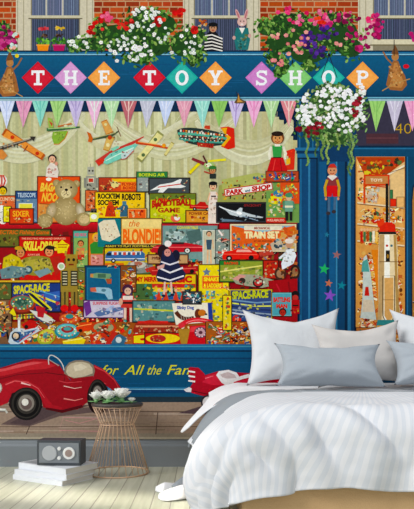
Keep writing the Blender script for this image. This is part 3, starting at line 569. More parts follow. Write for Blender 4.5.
g.ell(38, 266, 20, 10, '98903C'); g.ell(38, 266, 15, 6.6, 'B8AC4C'); g.confetti(20, 257, 58, 276, ['A8A048', '706C2C', 'C8BC60', 'D8D080', '4C5030'], 60, 3)
g.poly([(4, 258), (12, 254), (20, 258), (24, 266), (20, 276), (2, 276)], 'D0BC28'); g.confetti(4, 258, 20, 274, ['E0D040', 'A89820', 'F0E470'], 22, 3); g.face(21, 252.6, 4.6, 'D8905C', '281C14'); g.ell(19, 248.4, 4, 2, 'C8A030')
g.face(49.5, 251.6, 4.8, 'E09868', '201814'); g.ell(51, 248, 4.4, 2, '282018'); g.poly([(50, 258), (60, 256), (62, 270), (56, 276)], 'B83024')
g.poly([(0, 270), (12, 266), (28, 268), (30, 274), (18, 278), (2, 279)], '6C8C90'); g.ell(29, 270, 4, 4, '3C5C64'); g.ell(29, 270, 2, 2, 'A8C0C0'); g.poly([(34, 272), (48, 268), (52, 272), (40, 278)], '809CA0'); g.confetti(2, 267, 30, 278, ['8CACAC', '4C686C', 'B0C4BC'], 20, 2.6)
g.rect(-12, 280.6, 60, 282.4, 'D8B040'); g.done()
g = block('game_box', 'printed dark blue space game box at the left', 10, 283, 61, 312, '24408C', '18203C'); g.txt('SPACE-RACE', 14, 286, 50, 294.5, 'D8D030', bold=.05, sk=-3)
g.poly([(30, 296), (60, 291), (60, 300), (34, 306)], '3C68C0'); g.line([(32, 293), (60, 304)], 1.8, 'E8E050'); g.line([(30, 298), (52, 310)], 2.2, 'F0E8A0'); g.line([(40, 291), (60, 297)], 1.2, '5CA0D8'); g.confetti(12, 294, 60, 311, ['2C50A8', '182C68', '4878C8', 'D8D8E8', 'C83C50'], 44, 3); g.done()
block('game_box', 'printed green and brown box edge at far left', -20, 283, 12, 322, '5C6C38', '30381C', pal=['8C5028', '3C5C34', 'B89040', '7C2418', 'A8A860'], n=70, sz=4).done()
g = block('picture_book', 'printed green boxing book with pink heading', 73.5, 231, 88.5, 268, '90B468', '4C7C64'); g.rect(74, 231.6, 88, 238, '58B0A0'); g.txt('KID BOX', 75, 233.4, 87, 236.6, 'E05C80', bold=.04); g.face(81, 244, 3, 'D88C58', '5C2C14'); g.poly([(77, 248), (85, 248), (84, 258), (78, 258)], 'D88C58'); g.rect(77.6, 255, 84.6, 260, 'C83828'); g.confetti(74.5, 247, 88, 267, ['D0D890', '609048', 'E0C060'], 18, 2.6); g.done()
g = block('picture_book', 'printed orange book with a man in a green shirt', 88.5, 233, 105, 266, 'D87C30', '8C3C18'); g.face(97, 238, 4.2, 'E0A468', 'E8B828'); g.poly([(90, 245), (94, 242), (100, 242), (104, 246), (103, 254), (91, 254)], '3C8C38'); g.poly([(91, 255), (103, 255), (103, 265), (91, 265)], 'D89088'); g.confetti(90, 253, 104, 265, ['E8A8A0', 'B85C50', 'F0C8B0'], 12, 2.8); g.done()
g = I('game_card', 'printed teal board with a cream spotted card'); g.rect(98, 219, 122, 247, '1C7C84'); g.poly([(98.5, 224), (104, 220.5), (115, 220), (120.5, 236), (110, 242), (102, 240)], 'E8DCC0'); g.confetti(102, 222, 116, 239, ['C84030', 'D8B060', '8C6C48', 'C8A888'], 14, 1.4); g.done()
g = block('game_box', 'printed cream box with large orange striped lettering', 121.5, 219, 162, 247.6, 'F0D890', 'C8A050'); g.txt('the', 128, 220.5, 139, 227, 'E07828', shear=.3, bold=.01)
g.rect(122, 228, 161.6, 245, 'F0C878')
g.txt('BLONDIE!', 123, 229, 161, 244, 'F0741C', bold=.05); g.rect(105, 244.6, 162, 248.4, '201C18'); g.txt('READY TO PLAY FOOTBALL NOW', 106, 245.4, 160, 247.4, 'F0D860'); g.done()
g = block('game_box', 'printed yellow box showing a blue coach', 104.5, 248, 156, 268, 'D8B828', '5C4818'); g.confetti(128, 248.6, 155, 268, ['B8B038', '6C9C88', 'C83828', 'E8D890', '887C30'], 44, 3.4)
g.poly([(105.6, 255), (109, 251.6), (142, 251.6), (145, 254), (145, 261), (105.6, 261)], '3C70B0'); g.rect(112, 251.8, 141, 255, 'E0E4E4')
for k in range(6): g.rect(114 + k * 4.6, 252.4, 117 + k * 4.6, 255.4, '305888' if k % 2 else 'D05040')
g.rect(107, 253, 111.6, 256, '1C2C40'); g.rect(105.6, 258.6, 145, 259.4, 'E8E8E8')
for x in (113.6, 136): g.ell(x, 261, 2.3, 2.3, '141414'); g.ell(x, 261, 1.1, 1.1, 'E0E0D8', n=7)
g.rect(105, 263.4, 124, 266, 'D8702C'); g.done()
g = I('tin_saucer', 'printed silver tin saucer car with red tip'); g.ell(139, 268, 15, 5.6, '8C9088', -2); g.ell(138, 265, 8, 3.6, 'C8C4B8'); g.ell(138, 264, 4.6, 2.2, 'B06C58'); g.poly([(145, 269), (155, 266), (156, 271), (147, 273)], 'C43828'); g.line(quad_curve((126, 271), (138, 277), (152, 272)), 1.4, '4C7C4C'); g.confetti(128, 262, 150, 272, ['E8E4DC', '6C6C68', 'B85C48', 'A8B0A8'], 22, 2); g.done()
g = I('ray_gun_tray', 'printed blue tray holding two toy ray guns'); g.box(84.5, 265.5, 122.5, 301, '14547C', '0C3450', w=1.4); g.box(87.5, 268, 120, 300, '1A6490', '2C80A8', w=.8)
g.done()
h = I('toy_ray_gun', 'green and orange ray gun', g); h.poly([(91, 274.5), (97, 273), (111, 274), (111.6, 277), (110, 278), (111, 283.6), (107.6, 283.6), (105, 279), (92, 278)], '7CA078'); h.rect(98, 274, 106, 278, '4C7058'); h.poly([(106, 279), (112, 279), (111.6, 284), (107.6, 284)], 'B05838'); h.rect(90.6, 274, 93.6, 277.6, 'C89050'); h.done()
h = I('toy_ray_gun', 'pale blue ray gun with red muzzle', g); h.poly([(91, 288.6), (97, 287.4), (109, 288), (112, 290), (113, 299), (108.6, 299.6), (105, 294), (92, 292)], '9CC0D0'); h.poly([(90.4, 288), (96, 287.6), (97, 292), (91, 292)], 'D06C50'); h.ell(104, 290.4, 2.4, 1.6, '5C88A0'); h.done()
g = block('game_box', 'printed yellow magic game box with red lettering and rainbow', 133, 274.5, 196, 301, 'E4C028', 'A88818'); g.txt('MY MERRY', 136, 277, 160, 282, 'C8281C', bold=.06); g.txt('MAGIC', 162, 276, 192, 283, 'C8281C', bold=.07)
for k, c in enumerate(('C8302C', 'E8D028', '3CA0A8', '2C60A0')): g.rect(140, 284 + k * 4, 195.5, 288 + k * 4, c)
g.poly([(133.6, 284), (152, 284), (154, 300), (133.6, 300)], '4C6C3C'); g.confetti(134, 284, 195, 300, ['D83028', '38A0A0', 'E8D040', '201C20', '3C6C44', 'E86858'], 70, 3.2)
for x in (159, 166, 176, 183): g.poly([(x - 3, 301), (x, 290), (x + 3, 301)], 'D04830'); g.ell(x, 290.6, 1.6, 1.8, 'E8B890')
g.done()
block('figure_group', 'printed small jumble of toy figures by the tray', 121, 266, 136, 292, '8C5028', pal=HOT + WARM, n=12, sz=3.4).toys(121, 266, 136, 292, HOT + WARM, 16, 6).done()
g = block('model_box', 'printed grey teal box of a red convertible', 162, 224.5, 218, 262, '7C9C98', '8C2028'); g.rect(162, 224, 218, 226, 'B02830'); g.txt('CONVERTIBLE', 177, 226.6, 198, 229.4, 'D8D458', bold=.03); g.ell(176, 236, 8, 4.6, 'C8D8D4'); g.rect(168, 233, 184, 237, 'A8BCB8'); g.confetti(163, 228, 202, 247, ['9CB4B0', '5C7C7C', 'B8C8C4', '3C5050'], 50, 3.6); g.poly([(186, 232), (200, 229), (202, 240), (190, 244)], '54706C'); g.done()
g = I('model_car', 'printed long red convertible with white wheels'); g.poly([(151, 250), (156, 245.6), (172, 244.6), (180, 242.4), (192, 244), (204, 246.4), (204, 252), (152, 253)], 'C02430'); g.line([(153, 247.6), (203, 247.6)], .8, 'F07878'); g.rect(172, 242.6, 184, 244.6, '402428')
for x in (162, 187.4): g.ell(x, 251, 3.4, 3, '1C1414'); g.ell(x, 251, 2.3, 2.1, 'E8E4DC'); g.ell(x, 251, .9, .9, '807870', n=6)
g.done()
block('model_box', 'printed buff box under the red convertible', 148, 255, 188, 264, 'C8A070', '8C5C3C', pal=['B08858', 'E0C090', '7C4C34'], n=22, sz=2.6).txt('PREMIER', 152, 257, 168, 260, '6C2C20').done()
g = I('toy_race_car', 'printed red low racing car under the convertible'); g.poly([(150, 272), (160, 267), (176, 268), (198, 266), (199, 271), (180, 275), (152, 276)], 'B82428'); g.line([(152, 271), (196, 268.4)], .8, 'E87060'); g.ell(161, 274, 2.4, 2, '181414'); g.ell(192, 271.6, 2.2, 2, '181414'); g.done()
g = I('boxed_doll', 'printed boxed doll in a swimsuit'); g.box(202.6, 230.6, 215.4, 266, 'C8C8B0', 'E8E8DC'); g.face(209, 234.4, 2.6, 'E4B48C', '1C1414'); g.poly([(206, 240), (212, 240), (211, 250), (207, 250)], '405870'); g.line([(207.8, 250), (207.4, 264)], 1.7, 'E4B890'); g.line([(210.6, 250), (211, 264)], 1.7, 'E4B890'); g.line([(205.6, 240), (204.6, 250)], 1.2, 'E4B890'); g.line([(212.6, 240), (213.4, 249)], 1.2, 'E4B890'); g.done()
block('toy_figures', 'printed grey figures beside the boxed doll', 215.6, 230, 230, 264, '889890', pal=['C8C8B8', '5C6C60', 'A89880', 'C84838', '384038'], n=14, sz=3.2).toys(215, 230, 231, 265, ['C8C8B8', '5C6C60', 'C84838', '384038', 'E8E0D0'], 16, 8).done()
g = I('sailor_doll', 'printed rag doll in a navy and white striped dress'); g.ell(163.6, 252, 6, 7, '2C1820'); g.ell(168, 244, 3.6, 3.2, 'ECE4E0'); g.ell(176, 256, 4, 6, '1C1C38'); g.poly([(163, 251), (171, 250), (175, 259), (186, 274), (184, 279), (172, 283), (158, 282), (156, 277), (160, 264)], '20264C')
g.line([(159, 268), (170, 273), (183, 268)], 1.8, 'E8E4E8'); g.line([(161, 262), (170, 265), (179, 262)], 1.6, 'E0DCE4'); g.line([(157, 277), (170, 280.6), (184, 276)], 1.5, 'E8E4EC'); g.ell(167.6, 253, 3.4, 3.8, 'D8988C'); g.ell(166.4, 252.6, .6, .6, '181010', n=5); g.ell(169, 252.6, .6, .6, '181010', n=5)
g.line([(165, 282), (164, 295)], 1.9, 'E0C0B0'); g.line([(171, 282), (172, 294)], 1.9, 'E0C0B0'); g.ell(163.6, 296, 2, 1.4, '20264C'); g.ell(172.4, 295, 2, 1.4, '20264C'); g.poly([(157, 267), (165, 264), (164, 268), (158, 270)], 'D8A8A0'); g.done()
g = block('game_box', 'printed yellow snakes and ladders box with orange panel', 198.6, 265, 228.8, 328, 'ECD82C', 'B8A018')
g.poly(star(206.6, 272.4, 4.4, .5), '6C80A0'); g.poly(star(221, 271.6, 4.4, .5), '6C8498'); g.box(202, 276, 223, 289, 'E8642C', 'F0A050'); g.txt('SNAKES', 203.6, 277.4, 221.6, 281.6, 'F4E048', bold=.06); g.txt('& LADDERS', 203.6, 283.6, 221.6, 288, 'F4E048', bold=.05)
g.rect(206, 291, 215, 299, '60A8B8'); g.confetti(200, 290, 228, 327, ['F0E858', 'E87038', '58A060', '3878A8', 'F4F4D0', 'C8B020'], 80, 3.2); g.done()
g = block('game_box', 'printed orange mechanical train set box', 230, 224.5, 296, 252, 'E06830', 'E8D8B0', w=1.4); g.poly([(231.6, 226), (294, 226), (262, 233)], '88B8C8'); g.rect(244, 226.4, 282, 230.6, 'E8E0C8'); g.txt('MECHANICAL', 254, 227.2, 270, 229.8, 'A02C20', bold=.04); g.txt('TRAIN SET', 244, 231.6, 279, 239, 'F4E4B0', bold=.07); g.txt('BY AIR AND RAIL', 254, 240.6, 272, 242.2, '7C3018', bold=.03)
g.confetti(231.6, 243, 294, 251, ['E8C030', '2C6080', 'F0E8D8', 'C84028', '486C48', '4890B8'], 60, 3); g.confetti(231.6, 232, 241, 243, ['E8A040', 'F0E0B0', '3C7898'], 12, 3); g.poly([(270, 244), (286, 236), (295, 234), (295, 251), (272, 251)], 'C8B8A0'); g.confetti(272, 238, 295, 251, ['385C78', 'E0C060', 'E8E4DC', '2C3C48', '4C90A8'], 34, 3); g.done()
g = I('model_car', 'printed bright red coupe in front of the train set'); g.poly([(222, 257), (224, 252), (232, 251), (237, 249), (250, 249.4), (256, 252), (259, 256), (258, 259), (223, 260)], 'DC2C20'); g.poly([(237, 250), (249, 250), (252, 252.4), (236, 252.4)], 'F0B0A0'); g.ell(229, 258.6, 3, 2.8, '141010'); g.ell(229, 258.6, 1.4, 1.3, 'C8C8C0', n=7); g.ell(251, 258, 2.6, 2.4, '141010'); g.line([(224, 254.4), (257, 255)], .7, 'F47058'); g.poly([(258, 252), (272, 251), (274, 255), (260, 257)], 'C04838'); g.confetti(258, 250, 272, 258, ['E8D8D0', 'B04030'], 6, 2); g.done()
g = block('game_box', 'printed green racing box', 219.6, 261, 263.6, 282, '94A040', '2C6830'); g.rect(220, 261.4, 240, 265.4, '2C7C34'); g.txt('RACING', 224, 262, 238, 265, 'D84828', bold=.05); g.confetti(221, 266, 262, 281, ['C8C058', '5C8438', 'E0D8A0', '78883C', 'B8D078'], 50, 3.6); g.line([(220, 272), (262, 266)], 1.4, 'E4DC80'); g.done()
g = block('game_box', 'printed small red box beside the motorcycle', 263, 260.6, 278, 279, 'C03020', '7C1810', pal=['E08838', '8C2018', 'D8C8A0', 'E86040'], n=22); g.done()
g = I('toy_race_car', 'printed grey and pink racing car with large wheels'); g.poly([(232, 279), (240, 274.6), (256, 275), (272, 280), (276, 285), (262, 288), (246, 286), (236, 284)], 'A8A890'); g.poly([(232, 279), (240, 274.6), (246, 276), (240, 282)], 'D89C90'); g.ell(258, 283, 5.6, 4.6, '2C1818'); g.ell(258, 283, 4, 3.2, 'C83434'); g.ell(258, 283, 1.4, 1.2, 'E0D8C8', n=7); g.ell(242, 281, 3.4, 3, '3C3028'); g.ell(271, 284.6, 3, 3, '281C1C'); g.confetti(238, 275, 270, 286, ['E8E8D0', '68705C', 'B85048', '90A888'], 22, 2.2); g.done()
g = I('motorcycle_rider', 'printed white suited figure riding a toy motorcycle'); g.confetti(278, 226, 299, 245, ['E88838', 'D85828', 'F0B060'], 30, 4); g.ell(280, 274, 6, 6.4, '4C2C20'); g.ell(280, 274, 3.8, 4.2, 'A88060'); g.ell(295, 272, 5, 7, '38241C'); g.ell(295, 272, 3, 4.6, '9C7450'); g.line([(280, 272), (288, 262), (297, 264)], 3, 'B86838'); g.poly([(283, 258), (286, 250), (293, 249), (296, 256), (293, 264), (286, 268), (282, 270), (281, 264)], 'E8ECF0'); g.ell(289, 244.6, 3.6, 4, 'C89878'); g.ell(289, 241.4, 4.4, 2.6, 'E8DCD0'); g.line([(285, 254), (279, 259)], 2.2, 'E0E4E8'); g.confetti(283, 250, 296, 266, ['FFFFFF', 'C0C8D0', 'B8A898'], 14, 2.2); g.confetti(276, 266, 298, 280, ['5C3020', 'C88850', 'A82820', '241814'], 26, 2.6); g.done()
g = I('red_cloth_fold', 'printed plain red cloth at the right corner of the window'); g.poly([(268, 281), (297, 279), (297, 345), (271, 345), (270, 292)], 'A81420'); g.line([(276, 284), (280, 292)], 1.4, 'C42838'); g.line([(288, 282), (290, 294)], 1.8, '8C101C'); g.done()
g = block('game_box', 'printed dark blue space game box at the right', 229.4, 289.6, 272, 345, '38508C', 'D8B838', w=1); g.rect(230.4, 291, 271, 298, '3C4868'); g.txt('SPACE-RACE', 232, 291.6, 268, 300, 'C8CC38', bold=.05, sk=-2)
for k in range(7): g.line([(231, 300 + k * 3.2), (256, 303 + k * 3.4), (271, 302 + k * 4.2)], 1.4, ['7CA0C8', 'E0E068', '28386C', '98A8B8', 'D8DCE0', '3C60A0', '28386C'][k])
g.ell(236.6, 319.6, 4.6, 4.6, 'D83828'); g.ell(236.6, 319.6, 2, 2, 'F08868'); g.confetti(231, 302, 271, 326, ['3C5490', 'A8B8C8', 'D8D860', '202C50'], 44, 2.8); g.rect(232, 326, 272, 329, '1C1818'); g.done()
g = block('picture_book', 'printed teal book with red lettering', 272, 293, 291, 316, '58A8B4', '8CC8C8'); g.txt('BATTLING', 273, 297.4, 290, 302.4, 'D83C28', bold=.07); g.txt('MAN', 276, 304, 287, 308.6, 'D83C28', bold=.07); g.face(282.4, 312.6, 3.4, 'B83428', '381C18'); g.done()
g = I('toy_soldier', 'printed red coated toy guard'); g.ell(295, 294, 3.6, 3, '181414'); g.ell(295, 298, 3, 3, 'B83C34'); g.rect(291, 300, 299, 314, 'B41C20'); g.rect(292, 305, 298, 306.4, '181414'); g.confetti(290, 306, 299, 314, ['D8A838', '701418', 'E03830'], 10, 2.2); g.done()
# ---- robots and dolls standing in front
g = I('toy_robot', 'printed gold tin robot with black vents and red feet'); g.rect(66, 254.6, 77, 268, 'A88838'); g.rect(64.6, 259, 66, 264, '6C5420'); g.rect(77, 259, 78.4, 264, '6C5420'); g.ell(69, 260, 1.5, 1.7, '241C10'); g.ell(74, 260, 1.5, 1.7, '241C10'); g.rect(69, 264, 74, 265.6, '7C2C18'); g.rect(65, 251, 67, 256, 'B89440'); g.rect(76, 251, 78, 256, 'B89440')
g.rect(61, 268, 79, 292, 'A0883C'); g.rect(62, 271, 68, 286, '28281C'); g.rect(71, 271, 77.6, 286, '28281C')
for k in range(5): g.rect(63, 272.4 + k * 2.8, 67.4, 273.6 + k * 2.8, 'C8C0A0'); g.rect(72, 272.4 + k * 2.8, 77, 273.6 + k * 2.8, 'C8C0A0')
g.rect(61.6, 292, 68.6, 306, '98803C'); g.rect(71.2, 292, 78.6, 306, '98803C'); g.rect(64.4, 292, 66, 306, '4C4420'); g.rect(74, 292, 75.6, 306, '4C4420'); g.ell(64.8, 308.4, 4, 3.6, 'D81C18'); g.ell(75, 308.4, 4, 3.6, 'D81C18'); g.ell(61.6, 266.6, 3.8, 3.8, 'E8E8D8'); g.ell(61.6, 266.6, 2.4, 2.4, 'B0C8A0'); g.done()
block('toy_figures', 'printed gold and green toys beside the tin robot', 78.6, 268, 85, 306, '7C8040', pal=['A8A038', 'D84828', '3C5C34', 'E8C860'], n=10, sz=2.8).toys(78, 268, 85.5, 306, ['A8A038', 'D84828', '3C5C34', 'E8C860'], 12, 6).done()
g = block('game_box', 'printed lilac box showing an aeroplane', 84, 300.6, 124, 318, 'D0C8D8', '7C4C88'); g.txt('SURPRISE FLIGHT', 93, 301.8, 121, 305, 'C83848', bold=.03); g.poly([(94, 313), (104, 309), (122, 307), (124, 309.6), (112, 313.6), (98, 317)], '5C78B0'); g.poly([(104, 311), (112, 305.6), (115, 306), (112, 311)], 'A8B8D8'); g.poly([(84, 303), (90, 300.6), (92, 312), (86, 317)], '70388C'); g.confetti(93, 306, 123, 317, ['E8E8F0', 'A8A8C8', '8C7CA8'], 24, 2.6); g.done()
g = I('drummer_doll', 'printed doll with plaits and red shoes'); g.ell(128, 289.6, 5.6, 5, '4C2444'); g.ell(128, 291.4, 3.4, 3.6, 'E0B8A0'); g.ell(126.8, 291, .6, .6, '181010', n=5); g.ell(129.4, 291, .6, .6, '181010', n=5); g.poly([(122, 296), (134, 296), (135, 308), (121, 308)], 'C84038'); g.rect(123, 296, 133, 300, 'E8D8D0'); g.rect(122, 302, 134, 304, '2C1C1C'); g.ell(121, 302, 2, 3.6, 'D8A890'); g.ell(135, 302, 2, 3.6, 'D8A890'); g.line([(125.4, 308), (125, 324)], 2.7, 'E8C8B4'); g.line([(131, 308), (131.4, 324)], 2.7, 'E8C8B4'); g.ell(124.6, 326, 2.4, 1.8, 'D81C18'); g.ell(132, 326.4, 2.4, 1.8, 'D81C18'); g.done()
# ================================================================== FRONT ROW
g = I('window_floor', 'printed brown shelf under the front toys'); g.grad([(-42, 322), (297, 322), (297, 345), (-42, 345)], '9C5420', 'B86C2C'); g.confetti(-42, 322, 297, 344, ['A85C24', 'C87830', '7C3C18', 'D89048', 'C03820', '5C4030', 'E0A050', '3C5848'], 110, 4.4); g.toys(-42, 321, 297, 345, HOT + WARM + ['E8E0D8', '8CA8B0'], 210, 8); g.done()
def saucer(lab, cx, cy, rx, ry, c0, c1, c2, rot=0, nm='flying_saucer'):
    g = I(nm, lab); g.ell(cx, cy, rx, ry, c0, rot); g.ell(cx, cy - ry * .12, rx * .84, ry * .8, c1, rot); g.ell(cx, cy - ry * .2, rx * .42, ry * .42, c2, rot)
    for k in range(14):
        a = k * PI / 7; g.ell(cx + rx * .66 * math.cos(a), cy + ry * .6 * math.sin(a), rx * .07, ry * .1, ['F0E060', 'E8E8E0', 'D83828'][k % 3], n=6)
    return g
block('toy_figures', 'printed grey brown toys at the lower left corner', -42, 300, 12, 344, '7C5A40', pal=['A88860', '5C5048', '8C3020', '3C5048', 'C8A878', 'B0A090'], n=30, sz=5).toys(-42, 299, 13, 345, HOT + ['A88860', '8C3020', 'C8A878', 'B0A090'], 80, 9).done()
g = saucer('printed green and red rimmed tin dish', 22.6, 304, 13.6, 8.6, 'A83C28', '58846C', '305C50'); g.line(quad_curve((10, 308), (22, 318), (35, 309)), 1.6, '7C2C1C'); g.confetti(14, 299, 32, 309, ['7CA890', '3C6C58', 'C85838'], 16, 2.6); g.done()
g = I('toy_rocket_ship', 'printed yellow and black pointed rocket ship'); g.poly([(29, 294), (36, 295), (52, 308), (48, 310), (34, 302)], 'E0D83C'); g.poly([(29, 294), (33, 294), (50, 309), (47, 310)], '20203C'); g.poly([(36, 306), (48, 312), (46, 318), (38, 314)], 'C82C38'); g.poly([(10, 313), (14, 308), (18, 318)], 'E8D828'); g.done()
g = I('toy_xylophone', 'printed long yellow striped toy'); g.line([(14, 317.6), (44, 315), (52, 320)], 4.4, 'D8CC50'); g.line([(14, 316.8), (42, 314.6)], 1, '2C2820')
for k in range(9): g.rect(17 + k * 3, 314.6, 18.4 + k * 3, 319, ['C82C28', '2C5C8C', '181818'][k % 3])
g.done()
g = saucer('printed orange tin saucer with red dome', 70, 319, 10.5, 5.4, 'B84C28', 'E07040', 'C82820', 4); g.ell(70, 316.6, 4, 2.4, '3C8C8C'); g.done()
g = I('toy_speedboat', 'printed blue and white tin boat with a pilot'); g.poly([(9, 342), (11, 333), (17, 328), (26, 329), (38, 327), (40, 331), (30, 337), (20, 344), (12, 345)], 'C8D4DC'); g.poly([(14, 341), (17, 332), (26, 332), (38, 329), (28, 336), (19, 343)], '3C6CA8'); g.ell(16.6, 336.4, 4.4, 4.6, '2C3440'); g.ell(16.6, 336, 2.8, 3, 'E0C8A8'); g.rect(18.6, 319, 21, 331, 'E4E8E4'); g.ell(20, 319, 2, 1.5, 'C8B8A8'); g.poly([(24, 326), (30, 321), (36, 322), (35, 327)], 'C82C38'); g.line([(20, 341), (36, 331)], .8, 'D83040'); g.confetti(12, 329, 34, 343, ['88A8C8', 'E8E8E8', '284878'], 20, 2.2); g.done()
g = I('toy_race_car', 'printed red racing car in the lower left heap'); g.poly([(22, 325), (30, 320), (40, 322), (36, 328), (26, 330)], 'C02420'); g.ell(27, 327, 2, 2, '181414'); g.done()
g = I('tin_plane', 'printed red and white tin biplane'); g.poly([(30, 310), (44, 313), (56, 321), (52, 324), (40, 320)], 'D8D8D0'); g.poly([(38, 306), (46, 308), (44, 318), (38, 317)], 'B82830'); g.line([(34, 316), (50, 326)], 1.2, '2C4C80'); g.done()
g = saucer('printed yellow green spinning disc', 47, 337, 9.6, 7.6, 'A8B040', 'D0C850', '6CA0A0', -28); g.confetti(40, 331, 55, 343, ['3C9890', 'D84838', 'E8E068', '3C6438'], 30, 2.4); g.done()
g = saucer('printed turquoise flying saucer with red centre', 67.6, 331.4, 12.6, 7.8, '2C8C98', '70C0C0', 'C03C34'); g.ell(68, 329.6, 6.4, 3.2, '9C2C30'); g.ell(68, 329, 4, 1.8, '50A0A0'); g.done()
g = I('wooden_hammer', 'printed yellow wooden toy at the sill'); g.poly([(63, 341), (82, 337), (86, 340), (84, 345), (64, 345)], 'E8D020'); g.line([(64, 341.6), (83, 338.6)], .8, 'F8F090'); g.done()
g = I('toy_car_track', 'printed orange and red toy car'); g.poly([(76, 328), (82, 323), (92, 322), (96, 327), (90, 331), (78, 332)], 'D84820'); g.ell(81, 330.6, 2, 1.6, '281810'); g.line([(78, 326.6), (92, 324)], .9, 'F0A058'); g.done()
g = I('toy_heap', 'printed pile of orange and red tin cars'); g.ell(104, 328, 13, 7.4, 'C84420'); g.ell(104, 327.6, 10, 5, 'A0A078'); g.toys(91, 319, 118, 337, ['D84C28', 'E88848', '5C8C70', 'C8C8A8', '8C2818'], 16, 8); g.poly([(90, 335), (104, 333), (112, 340), (108, 345), (92, 345)], 'C83C24'); g.toys(91, 334, 127, 346, ['D84428', '4C88A8', 'E8D8C0', '902818', 'E8A048'], 16, 7); g.done()
g = I('robot_toy_pieces', 'printed blue and red toy parts near the sill'); g.poly([(112, 338), (120, 334), (127, 338), (124, 345), (112, 345)], '3C6C90'); g.ell(119, 340, 3, 3, 'D0D8D8'); g.poly([(105, 345), (113, 331), (118, 333), (110, 345)], 'C03428'); g.done()
g = I('magnet_toy', 'printed yellow and red horseshoe toy'); g.poly([(133, 334), (153, 333), (155, 344), (133, 344)], 'C82C18'); g.poly([(134, 336), (150, 334.6), (151, 337), (140, 338.6), (141, 340.6), (152, 340.6), (153, 343.4), (134, 343)], 'E8D828'); g.done()
block('model_box', 'printed teal box of a train', 133, 301, 175, 322, '5C8C8C', '38545C', pal=['78A8A4', '3C6470', 'C8C8B0', 'A8D0C8'], n=40, sz=3.4).line([(134, 309), (174, 311)], 1.6, 'C8D048').done()
g = I('toy_train', 'printed red passenger toy train'); g.poly([(133, 331), (136, 323), (150, 320), (168, 322), (181, 326), (182, 332), (134, 333)], 'A03020'); g.rect(136, 325.6, 180, 327.4, 'D89870'); g.line([(138, 322.4), (168, 322.4)], 2.4, 'D03028'); g.confetti(135, 326, 181, 333, ['C89068', '782418', 'E8C8A0', '8C4828'], 36, 2.2); g.done()
g = block('game_box', 'printed red box with a yellow oval', 145, 333, 186, 345, 'C8241C', '8C1814'); g.ell(163, 338.6, 17, 4.8, 'ECD030'); g.ell(158, 338.6, 8, 3.8, 'B8302C'); g.confetti(151, 335, 166, 342, ['5C3828', 'D8A060', '983028'], 14, 2); g.done()
g = I('game_box', 'printed white box of a sausage dog pull toy'); g.poly([(172, 303.6), (210, 303), (212, 322), (176, 325)], 'EDE6D4'); g.poly([(207.6, 303), (211.6, 303), (213, 322), (208.6, 322.4)], '24409C'); g.txt('Slinky Dog', 177, 306, 194, 310.4, '3C58B0', bold=.05); g.line(quad_curve((176, 312), (182, 322), (194, 318)), 4, '5C2C18'); g.ell(198, 314, 3.4, 5, '6C3018'); g.ell(202, 313, 4, 3.4, 'C87830'); g.ell(206, 314.4, 1.4, 1, '181010', n=7)
for k in range(6): g.line([(181 + k * 2.6, 315.6 + k * .4), (182 + k * 2.4, 320.6)], .5, 'B8B0A8')
g.done()
block('toy_figures', 'printed black and white toy figures above the dog box', 183, 292, 201, 304, '384048', pal=['E8E8E0', '181818', '3C6C8C', 'C83830', '58A0A8'], n=14, sz=2.6).toys(183, 291, 201, 305, ['E8E8E0', '181818', '3C6C8C', 'C83830', '58A0A8'], 18, 6).done()
g = I('toy_telephone', 'printed red dial telephone'); g.poly([(190, 326), (209, 325), (216, 338), (217, 345), (186, 345), (187, 336)], 'C81C28'); g.poly([(191, 327), (207, 326), (210, 331), (190, 332)], 'E04850'); g.poly([(178, 329), (190, 329), (187, 344), (181, 344)], 'B08838'); g.line(quad_curve((181, 325), (196, 315), (217, 325)), 4.4, 'D82C38'); g.ell(181.6, 325.4, 3.6, 2.6, 'D83C44'); g.ell(215.6, 326, 3.6, 2.8, 'D02430'); g.line(quad_curve((186, 323.4), (197, 317), (212, 323)), .9, 'F08888'); g.ell(200.6, 332.6, 6.4, 5.6, '70485C'); g.ell(200.6, 332.6, 4.6, 4, 'C8A0A8'); g.ell(200.6, 332.6, 2, 1.7, '5C3040')
for k in range(9): g.ell(200.6 + 4.9 * math.cos(k * .62), 332.6 + 4.2 * math.sin(k * .62), .7, .7, 'E8D8D8', n=6)
g.done()
block('toy_figures', 'printed jumble of small figures beside the telephone', 206, 322, 275, 345, 'A86028', pal=HOT + WARM + ['E8E0D8', '8CA8B0'], n=40, sz=3.6).toys(206, 321, 275, 346, HOT + WARM + ['E8E0D8', '8CA8B0'], 110, 7).done()
block('comic_strip', 'printed yellow striped box edge', 223, 296, 231, 330, 'E8D040', pal=['D84830', 'F0E890', '58904C'], n=26, sz=3).done()
for n_, (x0, y0, x1, y1, n) in enumerate(((104, 264, 124, 268, 5), (188, 254, 200, 266, 7), (218, 285, 232, 292, 6), (76, 306, 84, 322, 7), (84, 318, 133, 322, 12), (36, 320, 60, 330, 10))):
    g = I('toy_heap', 'printed small heap of tiny toys'); g.toys(x0, y0, x1, y1, HOT + WARM, n, 5); g.done()
